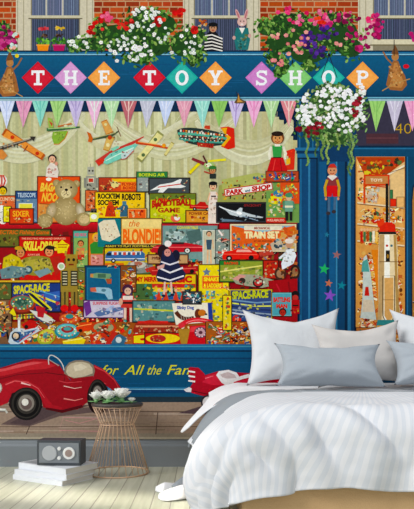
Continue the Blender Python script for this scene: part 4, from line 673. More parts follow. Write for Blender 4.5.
# ================================================================== DOORWAY
g = I('shop_interior', 'printed warm lit shop interior seen through the doorway')
g.rect(355.5, 157, 404.5, 345, 'D89C54'); g.grad([(357, 158), (403, 158), (403, 240), (357, 240)], 'F4C888', 'DCA058')
g.poly([(380, 172), (404, 160), (404, 206), (378, 196)], 'E8C48C')
g.confetti(357, 158, 377, 205, ['D88840', 'F0D090', 'C04818', 'F0E0B0', 'A05820', '7CA060'], 24, 4.5); g.toys(357, 160, 378, 205, WARM + ['F4E8D0', 'D83820'], 34, 8)
g.poly([(356, 157.5), (404, 157.5), (404, 162), (380, 180), (366, 180)], 'B84818'); g.confetti(358, 158, 402, 168, ['D83820', 'E8C030', '3C3020', 'F08838', '5C7C3C', 'B82C18'], 40, 4); g.confetti(364, 164, 386, 179, ['C83820', 'E8A030', '584020', 'E8D840'], 40, 4)
g.line([(381, 179), (404, 166)], 1.6, 'F0E4C8'); g.line([(374, 178), (405, 168)], .6, '8C5C30')
for y in (207, 228, 245): g.line([(357, y - 4), (404, y + 1)], 1.5, 'E8D4B0'); g.line([(357, y - 2.8), (404, y + 2.2)], .7, '7C4820')
g.confetti(358, 207, 404, 224, WARM, 16, 3.6); g.toys(358, 207, 404, 226, WARM + ['E0E0D0', 'C83020', 'F8E8B0'], 44, 7); g.confetti(358, 228, 404, 244, ['8C4818', 'E0A040', '4C2C18', 'F0D080', 'C86020'], 20, 3.4); g.toys(358, 229, 404, 246, ['8C4818', 'F0B850', 'F8E0A0', 'C86020', 'D83820'], 44, 7)
g.confetti(358, 246, 404, 330, ['D8A050', 'C86830', 'F0D8A0', '9C5020', 'E8B868', '6C3C1C', 'D84020'], 60, 4); g.toys(357, 247, 404, 331, ['E8B860', 'C86830', 'F8E0A8', '9C5020', 'F0C878', 'D84020', 'F4E8D0'], 130, 9)
g.confetti(357, 312, 382, 332, ['C84830', 'F0E0C0', 'D89050', '8C3020', 'E8C8A8'], 16, 3.6); g.toys(357, 312, 382, 333, ['C84830', 'F0E0C0', 'D89050', '8C3020'], 20, 7)
g.poly([(371, 250), (378, 250), (384, 310), (380, 322)], 'E08830')
g.done()
g = I('toy_shelf_sign', 'printed orange framed toy cabinet'); g.box(363.5, 175, 389, 186, 'C88850', 'D84818', w=1.6); g.txt('TOYS', 370, 179, 382, 182, 'F0E0C0', bold=.03); g.rect(363, 181, 365, 204, 'D85020'); g.confetti(366, 184, 380, 204, ['F0E8D0', 'E8C8B0', 'C8D8D0', 'D88850'], 36, 3.6); g.line([(363, 185), (386, 187.6)], 1, 'D04818'); g.done()
for bx, by, w, h, c, l in ((388.6, 190, 4, 12, '3C7C4C', 'printed green box on the doorway shelf'), (389.5, 199, 6.5, 8, 'E03C20', 'printed red box on the doorway shelf'), (396, 197, 8, 11, 'E8B878', 'printed buff box on the doorway shelf')):
    g = I('toy_box', l); g.box(bx, by, bx + w, by + h, c, mix(c, '000000', .3)); g.done()
for k in range(7):
    g = I('shelf_toy', 'printed small toy on the doorway shelves'); x = 360 + k * 3 if k < 6 else 400; c = random.choice(WARM + ['E03020', 'F0E8D0']); g.rect(x, 231 + k % 2, x + 2.4, 242, c); g.ell(x + 1.2, 230, 1.5, 1.7, 'E8B888'); g.done()
g = I('toy_rocket', 'printed tall blue and white toy rocket with a red nose'); g.poly([(363, 258), (366, 255), (370, 272), (374, 308), (376, 320), (360, 318), (362, 300)], 'C8D0C8'); g.poly([(362, 262), (367, 259), (369, 272), (361, 272)], '58A098'); g.poly([(365, 287), (368, 287), (369, 296), (364, 296)], 'C82C20'); g.poly([(363, 300), (372, 300), (374, 312), (362, 312)], 'D8C8B0'); g.done()
g = I('toy_robot', 'printed large silver and cream rocket robot standing in the doorway')
g.rect(385.2, 184, 387.8, 226, '1C1814'); g.rect(388.6, 180, 389.6, 226, '8C7C68')
g.poly([(379.6, 225), (384, 222.6), (391, 222.6), (394.6, 225), (395.4, 233), (378.6, 233)], 'D83420'); g.poly([(378.6, 232), (395.4, 232), (396, 235), (378, 235)], '2C2420'); g.poly([(376, 222), (383, 218.6), (384, 224), (378, 228)], 'E04828')
body = [(378.6, 234.6), (395.6, 234.6), (397, 250), (398, 300), (401, 322), (403, 330), (376, 330), (378, 318), (377.6, 262)]
g.poly(body, 'ECD8B0'); g.poly([(379, 235), (384, 235), (383, 300), (380, 329), (376.6, 329), (378, 300), (378, 262)], 'C4A474'); g.poly([(384, 235), (389, 235), (389.6, 300), (388, 328), (383, 328), (384, 290)], 'FFF8EC'); g.poly([(393, 235), (395.6, 235), (398, 300), (401, 329), (396, 329), (395, 290)], 'B89458')
g.line([(379, 262), (397, 262)], .8, '8C6C40'); g.box(385.2, 250.6, 389.4, 262, '1C1C18', '5C5040', w=.6); g.ell(387.3, 256.5, 1.1, 2.2, 'A87C30')
g.line([(382.4, 276), (394.2, 276), (394.2, 316), (391, 322), (385.4, 322), (382.4, 316)], .9, '5C4424', closed=True); g.poly([(384, 278), (392.8, 278), (392.8, 316), (390, 320), (386.4, 320), (384, 316)], 'DCAC6C'); g.line([(383, 300), (393.6, 300)], .5, '8C6030')
g.ell(386.5, 246, 1.3, 1.3, 'C83C28'); g.ell(391, 246, 1.3, 1.3, '3C7080'); g.poly([(377, 320), (402, 320), (403.4, 331), (375, 331)], '3C8C8C'); g.rect(376.4, 325.6, 402.6, 331, 'D89C38'); g.done()
block('toy_heap', 'printed colourful toys at the foot of the doorway', 356, 328, 405, 346, 'B87038', pal=WARM, n=60, sz=4).done()
g = I('wooden_puppet', 'printed hanging wooden puppet in red hat, yellow sleeves and red shorts')
g.ell(332, 171, 4.8, 5, 'D89870'); g.poly([(327.6, 168), (330, 164.6), (334, 164.2), (336.6, 168)], 'C83C30'); g.ell(330.4, 170.6, .7, .8, '181010', n=6); g.ell(333.8, 170.6, .7, .8, '181010', n=6); g.line([(330, 173.6), (332, 174.4), (334, 173.4)], .7, 'A83028')
g.poly([(327, 178), (332, 176), (338, 178), (337, 186), (327.4, 186)], '8C3C40'); g.poly([(327, 177), (332, 181), (337, 177), (335, 175.6), (329, 175.6)], 'E8E0D8'); g.line([(327, 180), (324.6, 188), (325.6, 197)], 2.6, 'C8A038'); g.line([(337, 180), (339, 188), (338, 197)], 2.6, 'C8A038'); g.ell(325.8, 199, 1.2, 1.6, 'D89870'); g.ell(338, 199, 1.2, 1.6, 'D89870')
g.poly([(326.6, 186), (337, 186), (337.4, 197), (332.6, 197), (332, 193), (331.2, 197), (326.4, 197)], 'D02428'); g.line([(328.8, 197), (328.6, 212)], 2.6, '4C6C90'); g.line([(334.8, 197), (334.4, 210)], 2.6, '4C6C90'); g.ell(328, 213.6, 2.2, 1.8, '3C3438'); g.ell(333.6, 212, 2.2, 1.8, '3C3438'); g.done()
for sx, sy, r, c, l in ((326.5, 235, 3, '2C7CA0', 'pale blue'), (336.4, 255, 4.6, '9C6C6C', 'brown'), (323.9, 269.2, 5.8, '34B068', 'green'), (328.4, 283.4, 4.2, 'C87858', 'orange'), (341.4, 285.6, 4.8, '1C8494', 'teal'), (329.6, 295.6, 6.6, '8C58C0', 'purple')):
    g = I('star_sticker', 'printed %s star on the blue door column' % l); g.poly(star(sx, sy, r, .42, .15), c); g.done()
# ================================================================== LOWER PANEL, STONE, PAVEMENT
g = I('shop_stallriser', 'printed blue panel under the shop window with yellow script')
g.rect(-42, 344.4, 299, 404, '125480')
for y, h, c in ((344.2, 1.6, '1E6CA0'), (345.8, 1.4, '4C94B8'), (347.4, 2.6, '2068A0'), (350.4, 1.4, '0C3458'), (352, 6, '165C8A'), (357.6, 1.2, '0F3E6C'), (387, 1.4, '2C78AC'), (388.6, 1, '7CB4D0'), (389.8, 3, '14487A'), (393, 3.4, '155680'), (396.6, 6, '283C4C')):
    g.rect(-42, y, 299, y + h, c)
for _ in range(40):
    x = random.uniform(-40, 290); y = random.uniform(360, 385); w = random.uniform(6, 26); g.rect(x, y, min(298, x + w), y + .5, var('1C6098', 10))
g.rect(299, 388, 456, 404, '143C60')
for t_, a_, b_, s_ in (('for', 101, 117, 0), ('All', 124, 141, 0), ('the', 146, 160, 0), ('Fam', 167, 193, 0)): g.txt(t_, a_, 365, b_, 374.6 + s_, 'D8D428', shear=.4, bold=.004)
g.done()
g = I('pavement', 'printed brown stone pavement in front of the shop')
g.rect(-42, 402, 456, 438.5, 'A28E7E')
for k in range(170):
    x = random.uniform(-42, 450); y = random.uniform(402, 436); w = random.uniform(14, 60)
    g.rect(x, y, min(455, x + w), y + random.uniform(.5, 1.5), var(random.choice(['A89484', '947F70', 'A48E7E', '988474', 'B2A092']), 8))
g.line([(-42, 411.6), (456, 411)], .8, '5C4C44'); g.line([(-42, 426.5), (456, 426)], .7, '6C584C'); g.rect(-42, 433, 456, 438.6, '9A8F80'); g.rect(-42, 436.6, 456, 438.8, 'B4AA98')
for a, b in ((40, 27), (158, 156), (232, 238)): g.line([(a, 403 + (9 if a > 100 else 0)), (b, 434)], .9, '5C4A42')
g.line([(64, 417), (60, 430), (100, 431), (98, 418)], .8, 'C89494', closed=True); g.line([(66, 420), (80, 423), (95, 419)], .7, 'C89494')
g.poly([(2, 424), (20, 414), (120, 404), (130, 408), (60, 416), (30, 426)], '6C5A58'); g.poly([(10, 423), (45, 405), (92, 405), (60, 412), (30, 425)], '5A4A4C')
g.poly([(178, 413), (214, 402), (226, 404), (206, 414)], '5C4A50')
g.done()
# ------------------------------------------------------------------ pedal car
def q(x, y): return (x / 3.185, 340 + y / 3.185)
C = lambda pts: [q(*p) for p in pts]
car = I('pedal_car', 'printed dark red vintage pedal car on the pavement')
car.poly(C([(-60, 100), (0, 90), (40, 78), (80, 66), (110, 60), (150, 62), (190, 78), (208, 104), (225, 128), (300, 118), (300, 78), (330, 92), (362, 118), (385, 150), (388, 168), (360, 160), (330, 138), (300, 136), (284, 160), (280, 198), (250, 220), (200, 228), (140, 214), (135, 190), (110, 165), (70, 158), (40, 172), (28, 200), (-60, 230)]), '9E1C28')
car.poly(C([(-60, 112), (0, 98), (50, 82), (110, 66), (150, 68), (180, 82), (150, 92), (90, 96), (30, 110), (-60, 128)]), 'BE3038')
car.poly(C([(-60, 100), (20, 90), (60, 78), (110, 70), (140, 72), (90, 82), (20, 98), (-60, 112)]), 'D85C60')
car.poly(C([(-20, 168), (10, 138), (50, 124), (90, 128), (130, 150), (150, 180), (170, 206), (200, 214), (196, 226), (150, 216), (136, 190), (112, 164), (72, 154), (40, 168), (26, 200), (-20, 220)]), 'B02430')
car.line(C([(20, 142), (50, 130), (90, 134), (124, 154), (144, 184)]), 1.3, 'D86468', .5)
car.line(C([(70, 136), (100, 144)]), 1.8, 'F0C8C4', .8); car.line(C([(190, 130), (215, 136), (262, 132)]), .9, 'C84850'); car.line(C([(205, 186), (240, 192), (266, 186)]), 1.2, 'E89890', .5)
car.line(C([(205, 146), (240, 154), (262, 150)]), .8, 'F0D0C8', .4); car.line(C([(150, 104), (210, 112), (206, 132)]), .7, '5C1018'); car.line(C([(-40, 134), (60, 110), (150, 104)]), .7, '701420')
car.poly(C([(150, 214), (200, 222), (262, 206), (268, 214), (200, 232), (146, 220)]), '5C0E18')
car.line(C([(302, 84), (336, 100), (366, 128), (382, 158)]), 1.6, 'D0484C', .6); car.line(C([(288, 150), (296, 136), (318, 130), (340, 140)]), 1, 'D05458', .5)
car.ell(*q(-6, 152), 5, 6, 'A8A8A0'); car.ell(*q(-4, 152), 3.2, 4.4, 'D8D8D0'); car.line(C([(-30, 220), (20, 222), (26, 232)]), 3, 'C8C8C0', 2); car.line(C([(-30, 218), (20, 220)]), .8, 'F4F4F0')
car.done()
s = I('car_seat', 'cream padded seat', car); s.poly(C([(206, 106), (210, 86), (222, 72), (240, 65), (262, 64), (284, 69), (299, 80), (304, 98), (300, 114), (280, 122), (250, 126), (224, 124)]), '8C8070'); s.poly(C([(212, 102), (216, 86), (228, 75), (246, 70), (268, 70), (286, 76), (296, 90), (297, 106), (270, 116), (240, 120), (222, 116)]), 'C8BCA4'); s.poly(C([(236, 82), (262, 76), (280, 86), (262, 96), (240, 100)]), 'DCD2BC'); s.poly(C([(208, 108), (236, 122), (298, 114), (300, 122), (236, 134)]), '9A1A26'); s.done()
s = I('steering_wheel', 'pale thin steering wheel', car); s.line(quad_curve(q(158, 78), q(150, 30), q(188, 60), 10) + quad_curve(q(188, 60), q(204, 76), q(206, 96), 6), 1, 'D0D0CC'); s.line(C([(158, 62), (190, 82)]), .8, 'A8A8A0'); s.done()
def wheel(cx, cy, rx, ry, par, dark='1E1C1C', hub='A09890'):
    w = I('wheel', 'black tyred wheel with chrome hubcap', par); w.ell(cx, cy, rx, ry, dark, n=32); w.ell(cx - .4, cy - .3, rx * .9, ry * .9, '383430', n=32); w.ell(cx, cy, rx * .8, ry * .8, '141212', n=32)
    w.ell(cx, cy, rx * .62, ry * .62, '3C3834', n=28); w.ell(cx, cy - ry * .05, rx * .50, ry * .50, hub, n=28, edge='8C847C'); w.ell(cx, cy, rx * .36, ry * .36, '6C5C58', n=20); w.ell(cx - rx * .08, cy - ry * .1, rx * .22, ry * .22, 'E8E4DC', n=14); w.done()
cover = I('wheel_arch', 'dark wheel arch', car); cover.ell(*q(314, 182), 11, 17, '281418'); cover.done(); cover = I('wheel_arch', 'dark wheel arch', car); cover.poly(C([(30, 206), (40, 170), (72, 158), (108, 166), (132, 190), (138, 214), (120, 225), (40, 225)]), '281418'); cover.done()
wheel(27.2, 403.6, 15.8, 16.4, car); wheel(98, 394, 9, 15, car)
# ------------------------------------------------------------------ pedal plane
def q2(x, y): return (120 + x / 2.957, 340 + y / 2.957)
P2 = lambda pts: [q2(*p) for p in pts]
pl = I('pedal_plane', 'printed red and white pedal aeroplane on the pavement')
pl.poly(P2([(204, 146), (212, 132), (222, 118), (250, 104), (290, 92), (350, 96), (380, 98), (400, 92), (440, 80), (520, 70), (520, 150), (420, 160), (330, 172), (290, 172), (240, 164), (212, 156)]), 'B01C30')
pl.poly(P2([(226, 120), (260, 104), (290, 98), (300, 112), (340, 122), (400, 110), (520, 90), (520, 104), (400, 124), (330, 136), (270, 132)]), 'CC3046'); pl.line(P2([(214, 150), (260, 160), (320, 166), (400, 152)]), 1, '701020'); pl.line(P2([(236, 118), (276, 106)]), 1.2, 'E8808C', .5)
pl.done()
s = I('tail_fin', 'red fin with white stripes', pl); s.poly(P2([(202, 84), (208, 80), (232, 82), (250, 100), (252, 116), (238, 128), (214, 126), (204, 108)]), 'B41C30')
for y in (92, 106, 120): s.line(P2([(202, y), (222, y + 3)]), 1.6, 'F0E8E8')
s.done()
s = I('propeller_cone', 'white pointed nose', pl); s.poly(P2([(188, 146), (204, 139), (212, 143), (210, 154), (196, 153)]), 'E4E0E4'); s.done()
s = I('cockpit', 'white cockpit panel', pl); s.poly(P2([(284, 104), (292, 92), (320, 88), (344, 96), (352, 108), (380, 100), (384, 110), (360, 116), (336, 124), (334, 136), (318, 138), (300, 126)]), 'E6E4E4'); s.poly(P2([(296, 102), (318, 94), (338, 102), (344, 112), (318, 114), (302, 110)]), 'C4B4B4'); s.done()
w = I('wheel', 'white disc wheel', pl); w.ell(*q2(260, 184), 7, 7.4, '2C2830', n=24); w.ell(*q2(260, 184), 5.4, 5.8, 'E0DCE0', n=24); w.ell(*q2(260, 184), 1.8, 1.9, 'A04850'); w.done()
# ================================================================== ROOM
def box_bm(bm, x0, y0, z0, x1, y1, z1, bev=0):
    r = bmesh.ops.create_cube(bm, size=1); vs = r['verts']
    for v in vs: v.co = Vector((x0 + (v.co.x + .5) * (x1 - x0), y0 + (v.co.y + .5) * (y1 - y0), z0 + (v.co.z + .5) * (z1 - z0)))
    if bev:
        es = list({e for v in vs for e in v.link_edges}); bmesh.ops.bevel(bm, geom=es, offset=bev, segments=3, profile=.6, affect='EDGES')
def bm_obj(name, bm, m, parent=None, smooth=False, label=None, origin=None, xf=None):
    if xf: bmesh.ops.transform(bm, matrix=xf, verts=bm.verts)
    bmesh.ops.recalc_face_normals(bm, faces=bm.faces)
    bm.verts.index_update()
    vs = [v.co.copy() for v in bm.verts]; fs = [[v.index for v in f.verts] for f in bm.faces]; bm.free()
    return mesh_obj(name, vs, fs, m, parent, smooth, origin, label)
from mathutils import Matrix
m_wall = mat('wall_paint', 'E4E4E0', .8)
bm = bmesh.new(); box_bm(bm, -2.0, 0, 0, 2.6, .12, 3.3); tag(bm_obj('wall_back', bm, m_wall), kind='structure')
m_base = mat('baseboard_paint', '7E858A', .45, var_=(6, '767C82'))
prof = [(0, 0), (-.030, 0), (-.030, .135), (-.027, .142), (-.022, .150), (-.020, .162), (-.012, .172), (-.012, .178), (0, .182)]
vs = []; 
for x in (-2.0, 2.6): vs += [(x, p[0] - .0, p[1]) for p in prof]
n = len(prof); fs = [(i, (i + 1) % n, n + (i + 1) % n, n + i) for i in range(n)] + [tuple(range(n))[::-1], tuple(range(n, 2 * n))]
tag(mesh_obj('baseboard_back', vs, fs, m_base, origin=(0, 0, 0)), kind='structure')
# floor planks run towards the wall
m_fl = bpy.data.materials.new('whitewashed_planks'); m_fl.use_nodes = True; nt = m_fl.node_tree; b = nt.nodes['Principled BSDF']; N = nt.nodes.new; K = nt.links.new
tc = N('ShaderNodeTexCoord'); sp = N('ShaderNodeSeparateXYZ'); K(tc.outputs['Object'], sp.inputs[0])
def M(op, a, b_=None, c=None):
    m = N('ShaderNodeMath'); m.operation = op
    for i, v in enumerate((a, b_, c)):
        if v is None: continue
        if isinstance(v, (int, float)): m.inputs[i].default_value = v
        else: K(v, m.inputs[i])
    return m.outputs[0]
u = M('DIVIDE', M('ADD', sp.outputs['X'], .131), .0945)
idx = M('FLOOR', u); fr = M('FRACT', u)
gap = M('MAXIMUM', M('LESS_THAN', fr, .045), M('GREATER_THAN', fr, .985))
wn = N('ShaderNodeTexWhiteNoise'); wn.noise_dimensions = '1D'; K(idx, wn.inputs['W'])
cmb = N('ShaderNodeCombineXYZ'); K(M('MULTIPLY', sp.outputs['X'], 40), cmb.inputs[0]); K(M('MULTIPLY', sp.outputs['Y'], 2.2), cmb.inputs[1]); K(M('MULTIPLY', idx, 7.3), cmb.inputs[2])
ns = N('ShaderNodeTexNoise'); ns.inputs['Scale'].default_value = 1; ns.inputs['Detail'].default_value = 6; K(cmb.outputs[0], ns.inputs['Vector'])
rp = N('ShaderNodeValToRGB'); rp.color_ramp.elements[0].position = .3; rp.color_ramp.elements[0].color = L('B0B19C'); rp.color_ramp.elements[1].position = .7; rp.color_ramp.elements[1].color = L('CDCDBB')
K(M('ADD', M('MULTIPLY', ns.outputs['Fac'], .75), M('MULTIPLY', wn.outputs['Value'], .25)), rp.inputs['Fac'])
mx = N('ShaderNodeMix'); mx.data_type = 'RGBA'; K(gap, mx.inputs['Factor']); K(rp.outputs['Color'], mx.inputs['A']); mx.inputs['B'].default_value = L('8A8674'); K(mx.outputs['Result'], b.inputs['Base Color'])
b.inputs['Roughness'].default_value = .42
bp = N('ShaderNodeBump'); bp.inputs['Strength'].default_value = .5; bp.inputs['Distance'].default_value = .004; K(M('SUBTRACT', M('MULTIPLY', ns.outputs['Fac'], .25), gap), bp.inputs['Height']); K(bp.outputs['Normal'], b.inputs['Normal'])
bm = bmesh.new(); box_bm(bm, -3.0, -5.5, -.1, 3.2, .12, 0); tag(bm_obj('floor', bm, m_fl, origin=(0, 0, 0)), kind='structure')

def tube(bm, pts, r, seg=6, closed=False):
    pts = [Vector(p) for p in pts]; n = len(pts); rings = []
    for i, p in enumerate(pts):
        a = pts[(i - 1) % n] if closed or i else p; c = pts[(i + 1) % n] if closed or i < n - 1 else p
        d = (c - a).normalized(); up = Vector((0, 0, 1)) if abs(d.z) < .9 else Vector((1, 0, 0))
        s = d.cross(up).normalized(); t = d.cross(s)
        rings.append([bm.verts.new(p + (s * math.cos(k * 2 * PI / seg) + t * math.sin(k * 2 * PI / seg)) * r) for k in range(seg)])
    for i in range(n if closed else n - 1):
        A, B = rings[i], rings[(i + 1) % n]
        for k in range(seg): bm.faces.new((A[k], A[(k + 1) % seg], B[(k + 1) % seg], B[k]))
    if not closed: bm.faces.new(rings[0]); bm.faces.new(rings[-1])
def lathe(bm, prof, c, seg=32):
    R = [[bm.verts.new((c[0] + r * math.cos(k * 2 * PI / seg), c[1] + r * math.sin(k * 2 * PI / seg), c[2] + z)) for k in range(seg)] for r, z in prof]
    for i in range(len(R) - 1):
        for k in range(seg): bm.faces.new((R[i][k], R[i][(k + 1) % seg], R[i + 1][(k + 1) % seg], R[i + 1][k]))
    bm.faces.new(R[0]); bm.faces.new(R[-1])
# ------------------------------------------------------------------ wire side table
cx, cy = -.500, -.236
m_cop = mat('copper_wire', 'DCB898', .42, metal=.35); m_top = mat('dark_table_top', '4A423E', .5, var_=(30, '3A3430'))
st = empty('side_table', (cx, cy, 0), 'hourglass copper wire side table with a dark round top, standing by the wall', 'table')
RT, RW, RB, ZT, ZW = .152, .104, .196, .418, .305
bm = bmesh.new(); lathe(bm, [(.150, .418), (.160, .420), (.162, .430), (.158, .4365), (.146, .438)], (cx, cy, 0), 40); bm_obj('table_top', bm, m_top, st)
def ring(r, z, w, name, lab):
    bm = bmesh.new(); tube(bm, [(cx + r * math.cos(k * PI / 20), cy + r * math.sin(k * PI / 20), z) for k in range(40)], w, 6, True); bm_obj(name, bm, m_cop, st, True, lab)
ring(RT, ZT - .003, .003, 'rim_ring', 'copper ring under the top'); ring(RW, ZW, .0028, 'waist_ring', 'copper ring at the waist'); ring(RB, .0045, .0045, 'base_ring', 'copper ring on the floor')
for k in range(28):
    a = k * 2 * PI / 28; a2 = a + .13; a3 = a2 + .06
    bm = bmesh.new(); tube(bm, [(cx + RT * math.cos(a), cy + RT * math.sin(a), ZT - .003), (cx + RW * math.cos(a2), cy + RW * math.sin(a2), ZW), (cx + RB * math.cos(a3), cy + RB * math.sin(a3), .005)], .0022, 5); bm_obj('wire_rod', bm, m_cop, st, True)
# ------------------------------------------------------------------ flowers on the side table
m_pet = mat('white_petal', 'F2F2EC', .6); m_leaf = mat('green_leaf', '5C9450', .5, var_=(20, '7CB070'))
def petal_cup(bm, c, r, n, tilt, off, sc=1):
    for k in range(n):
        a = off + k * 2 * PI / n; d = Vector((math.cos(a), math.sin(a), 0)); up = Vector((0, 0, 1)); s = Vector((-d.y, d.x, 0))
        P = []
        for t, w, h in ((0, .12, 0), (.35, .42, .12), (.7, .52, .42), (.95, .34, .62), (1.05, .08, .60)):
            p = Vector(c) + d * (r * t * math.cos(tilt)) + up * (r * (t * math.sin(tilt) + h * .35))
            P.append((p - s * w * r * .8 + up * .06 * r, p - up * r * .03, p + s * w * r * .8 + up * .06 * r))
        V = [[bm.verts.new(x) for x in row] for row in P]
        for i in range(4):
            for j in range(2): bm.faces.new((V[i][j], V[i][j + 1], V[i + 1][j + 1], V[i + 1][j]))
def blossom(px, dy, r, z, lab, grp='white blossoms laid on the side table'):
    y = cy + dy; s = FPX / (CD + y); x = (px - VX) / s
    e = empty('white_blossom', (x, y, z), lab, 'flower', grp)
    bm = bmesh.new()
    for n, tl, k in ((7, .45, 1.0), (7, .8, .95), (6, 1.1, .85), (5, 1.35, .6)): petal_cup(bm, (x, y, z + r * .42), r * k, n, tl, random.random() * 3)
    o = bm_obj('petals', bm, m_pet, e, True); md = o.modifiers.new('s', 'SOLIDIFY'); md.thickness = .0015
    bm = bmesh.new(); bmesh.ops.create_icosphere(bm, subdivisions=2, radius=r * .3, matrix=Matrix.Translation((x, y, z + r * .3))); bm_obj('flower_centre', bm, m_leaf, e, True)
    return e
def leafset(e, dirs, ln):
    o0 = e.location
    for a, tl, l in dirs:
        bm = bmesh.new(); d = Vector((math.cos(a) * math.cos(tl), math.sin(a) * math.cos(tl), math.sin(tl))); s = Vector((0, 0, 1)).cross(d).normalized(); nn = d.cross(s)
        rows = []
        for t in (0, .2, .45, .7, .9, 1):
            w = ln * l * .26 * math.sin(PI * min(1, t * .93 + .05)); c = o0 + Vector((0, 0, .012)) + d * ln * l * t - nn * .18 * ln * t * t * l
            rows.append([bm.verts.new(c - s * w + nn * w * -.3), bm.verts.new(c), bm.verts.new(c + s * w + nn * w * -.3)])
        for i in range(5):
            for j in range(2): bm.faces.new((rows[i][j], rows[i][j + 1], rows[i + 1][j + 1], rows[i + 1][j]))
        o = bm_obj('leaf', bm, m_leaf, e, True); md = o.modifiers.new('s', 'SOLIDIFY'); md.thickness = .001
zt = .4375
f1 = blossom(96.5, -.04, .050, zt, 'white blossom at the left end of the spray on the wire table'); leafset(f1, [(3.0, .2, .8), (-.6, .5, .9), (2, .8, .8)], .07)
f2 = blossom(108.5, -.07, .056, zt, 'white blossom in the middle of the spray on the wire table'); leafset(f2, [(-1.9, .15, 1), (-.9, .3, .9), (.3, .7, 1.1), (2.6, .5, .9), (4.0, .2, .7)], .075)
f3 = blossom(121.5, -.05, .066, zt, 'largest white blossom beside green leaves on the wire table'); leafset(f3, [(2.6, 1.0, 1.15), (3.3, .6, 1.1), (-2.2, .2, .8), (-.4, .2, .8)], .08)
f4 = blossom(131.5, -.05, .026, zt, 'tiny white blossom at the right end of the spray'); leafset(f4, [(0, .1, 1), (3.2, .3, 1), (-1.2, .1, .7)], .035)
# ------------------------------------------------------------------ books
def orient(o): pass
m_cov = mat('white_book_cover', 'DDE0E6', .45); m_pap = mat('book_paper', 'D0CCC4', .85, bump=(300, .2)); m_dark = mat('grey_cover_print', '70757C', .5, var_=(14, 'C0C4C8'))
BL, BW = .395, .265
ang0 = math.atan2(-.20, .33)          # long side runs from the left corner to the near corner
def book(z, h, da, ox, oy, lab, top=None):
    near = Vector((-.752 + ox, -.655 + oy)); a = ang0 + da
    e1 = Vector((-math.cos(a), -math.sin(a))); e2 = Vector((-math.sin(a), math.cos(a)))
    if e2.y < 0: e2 = -e2
    # e2 perpendicular, pointing to the right rear
    if e2.x < 0: e2 = Vector((math.sin(a), -math.cos(a))) if math.sin(a) > 0 else e2
    e2 = Vector((-e1.y, e1.x)); e2 = e2 if e2.y > 0 else -e2
    e = empty('book', (near.x, near.y, z), lab, 'book', 'white books stacked on the floor')
    def slab(u0, u1, v0, v1, z0, z1, name, m, label=None, bev=.001):
        bm = bmesh.new(); box_bm(bm, u0, v0, z0, u1, v1, z1, bev)
        for v in bm.verts:
            p = near + e1 * v.co.x + e2 * v.co.y; v.co = Vector((p.x, p.y, z + v.co.z))
        bm_obj(name, bm, m, e, False, label)
    slab(0, BL, 0, BW, 0, .0022, 'back_cover', m_cov); slab(0, BL, 0, BW, h - .0022, h, 'front_cover', m_cov)
    slab(0, BL, 0, .003, .0022, h - .0022, 'spine', m_cov, 'white spine facing the room')
    slab(.004, BL - .004, .003, BW - .005, .0022, h - .0022, 'pages', m_pap, 'off-white page block')
    if top: slab(.13, BL - .015, .02, BW - .02, h, h + .0006, 'cover_picture', m_dark, 'grey picture on the cover', 0)
    return near, e1, e2
book(0, .030, .00, .0, .0, 'white hardback book at the bottom of the floor stack')
book(.030, .030, .05, .02, .016, 'white hardback book in the middle of the floor stack')
book(.060, .034, -.04, .015, .022, 'white hardback book with grey cover picture directly under the radio', True)
# ------------------------------------------------------------------ radio
ra = empty('table_radio', (-.80, -.53, .0946), 'dark grey retro table radio with round speaker on the stack of books', 'radio')
m_rb = mat('radio_body', '3C4248', .5); m_rf = mat('radio_face', '7C8288', .4); m_gr = mat('speaker_grille', 'B4B8BC', .5, bump=(400, .5)); m_wh = mat('radio_white', 'E8E8E6', .35)
RX = Matrix.Translation((-.80, -.53, .0946)) @ Matrix.Rotation(math.radians(-3), 4, 'Z')
RWd, RHt, RD = .258, .146, .13
bm = bmesh.new(); box_bm(bm, -RWd / 2, 0, 0.001, RWd / 2, RD, RHt, .006); bm_obj('radio_case', bm, m_rb, ra, xf=RX)
bm = bmesh.new(); box_bm(bm, -RWd / 2 + .014, -.004, .016, RWd / 2 - .010, .002, RHt - .014, .003); bm_obj('front_panel', bm, m_rf, ra, xf=RX)
def disc(name, x, z, r, d0, d1, m, lab=None, par=None, bev=.15):
    bm = bmesh.new(); lathe(bm, [(r * .9, 0), (r, 0), (r, (d1 - d0) * .8), (r * (1 - bev), d1 - d0)], (0, 0, 0), 32)
    return bm_obj(name, bm, m, par or ra, False, lab, xf=RX @ Matrix.Translation((x, -d0, z)) @ Matrix.Rotation(PI / 2, 4, 'X'))
disc('speaker', -.052, .073, .043, .003, .010, m_gr, 'pale round speaker grille', bev=.06)
dl = disc('tuning_dial', .062, .074, .035, .003, .014, m_wh, 'white tuning dial', bev=.05)
disc('dial_centre', .062, .074, .021, .0138, .0165, mat('dial_copper', 'A08C84', .4, metal=.3), 'bronze disc in the dial', dl)
disc('knob', .006, .100, .0105, .003, .016, m_wh, 'white knob'); disc('knob', .006, .046, .0105, .003, .016, m_wh, 'white knob')
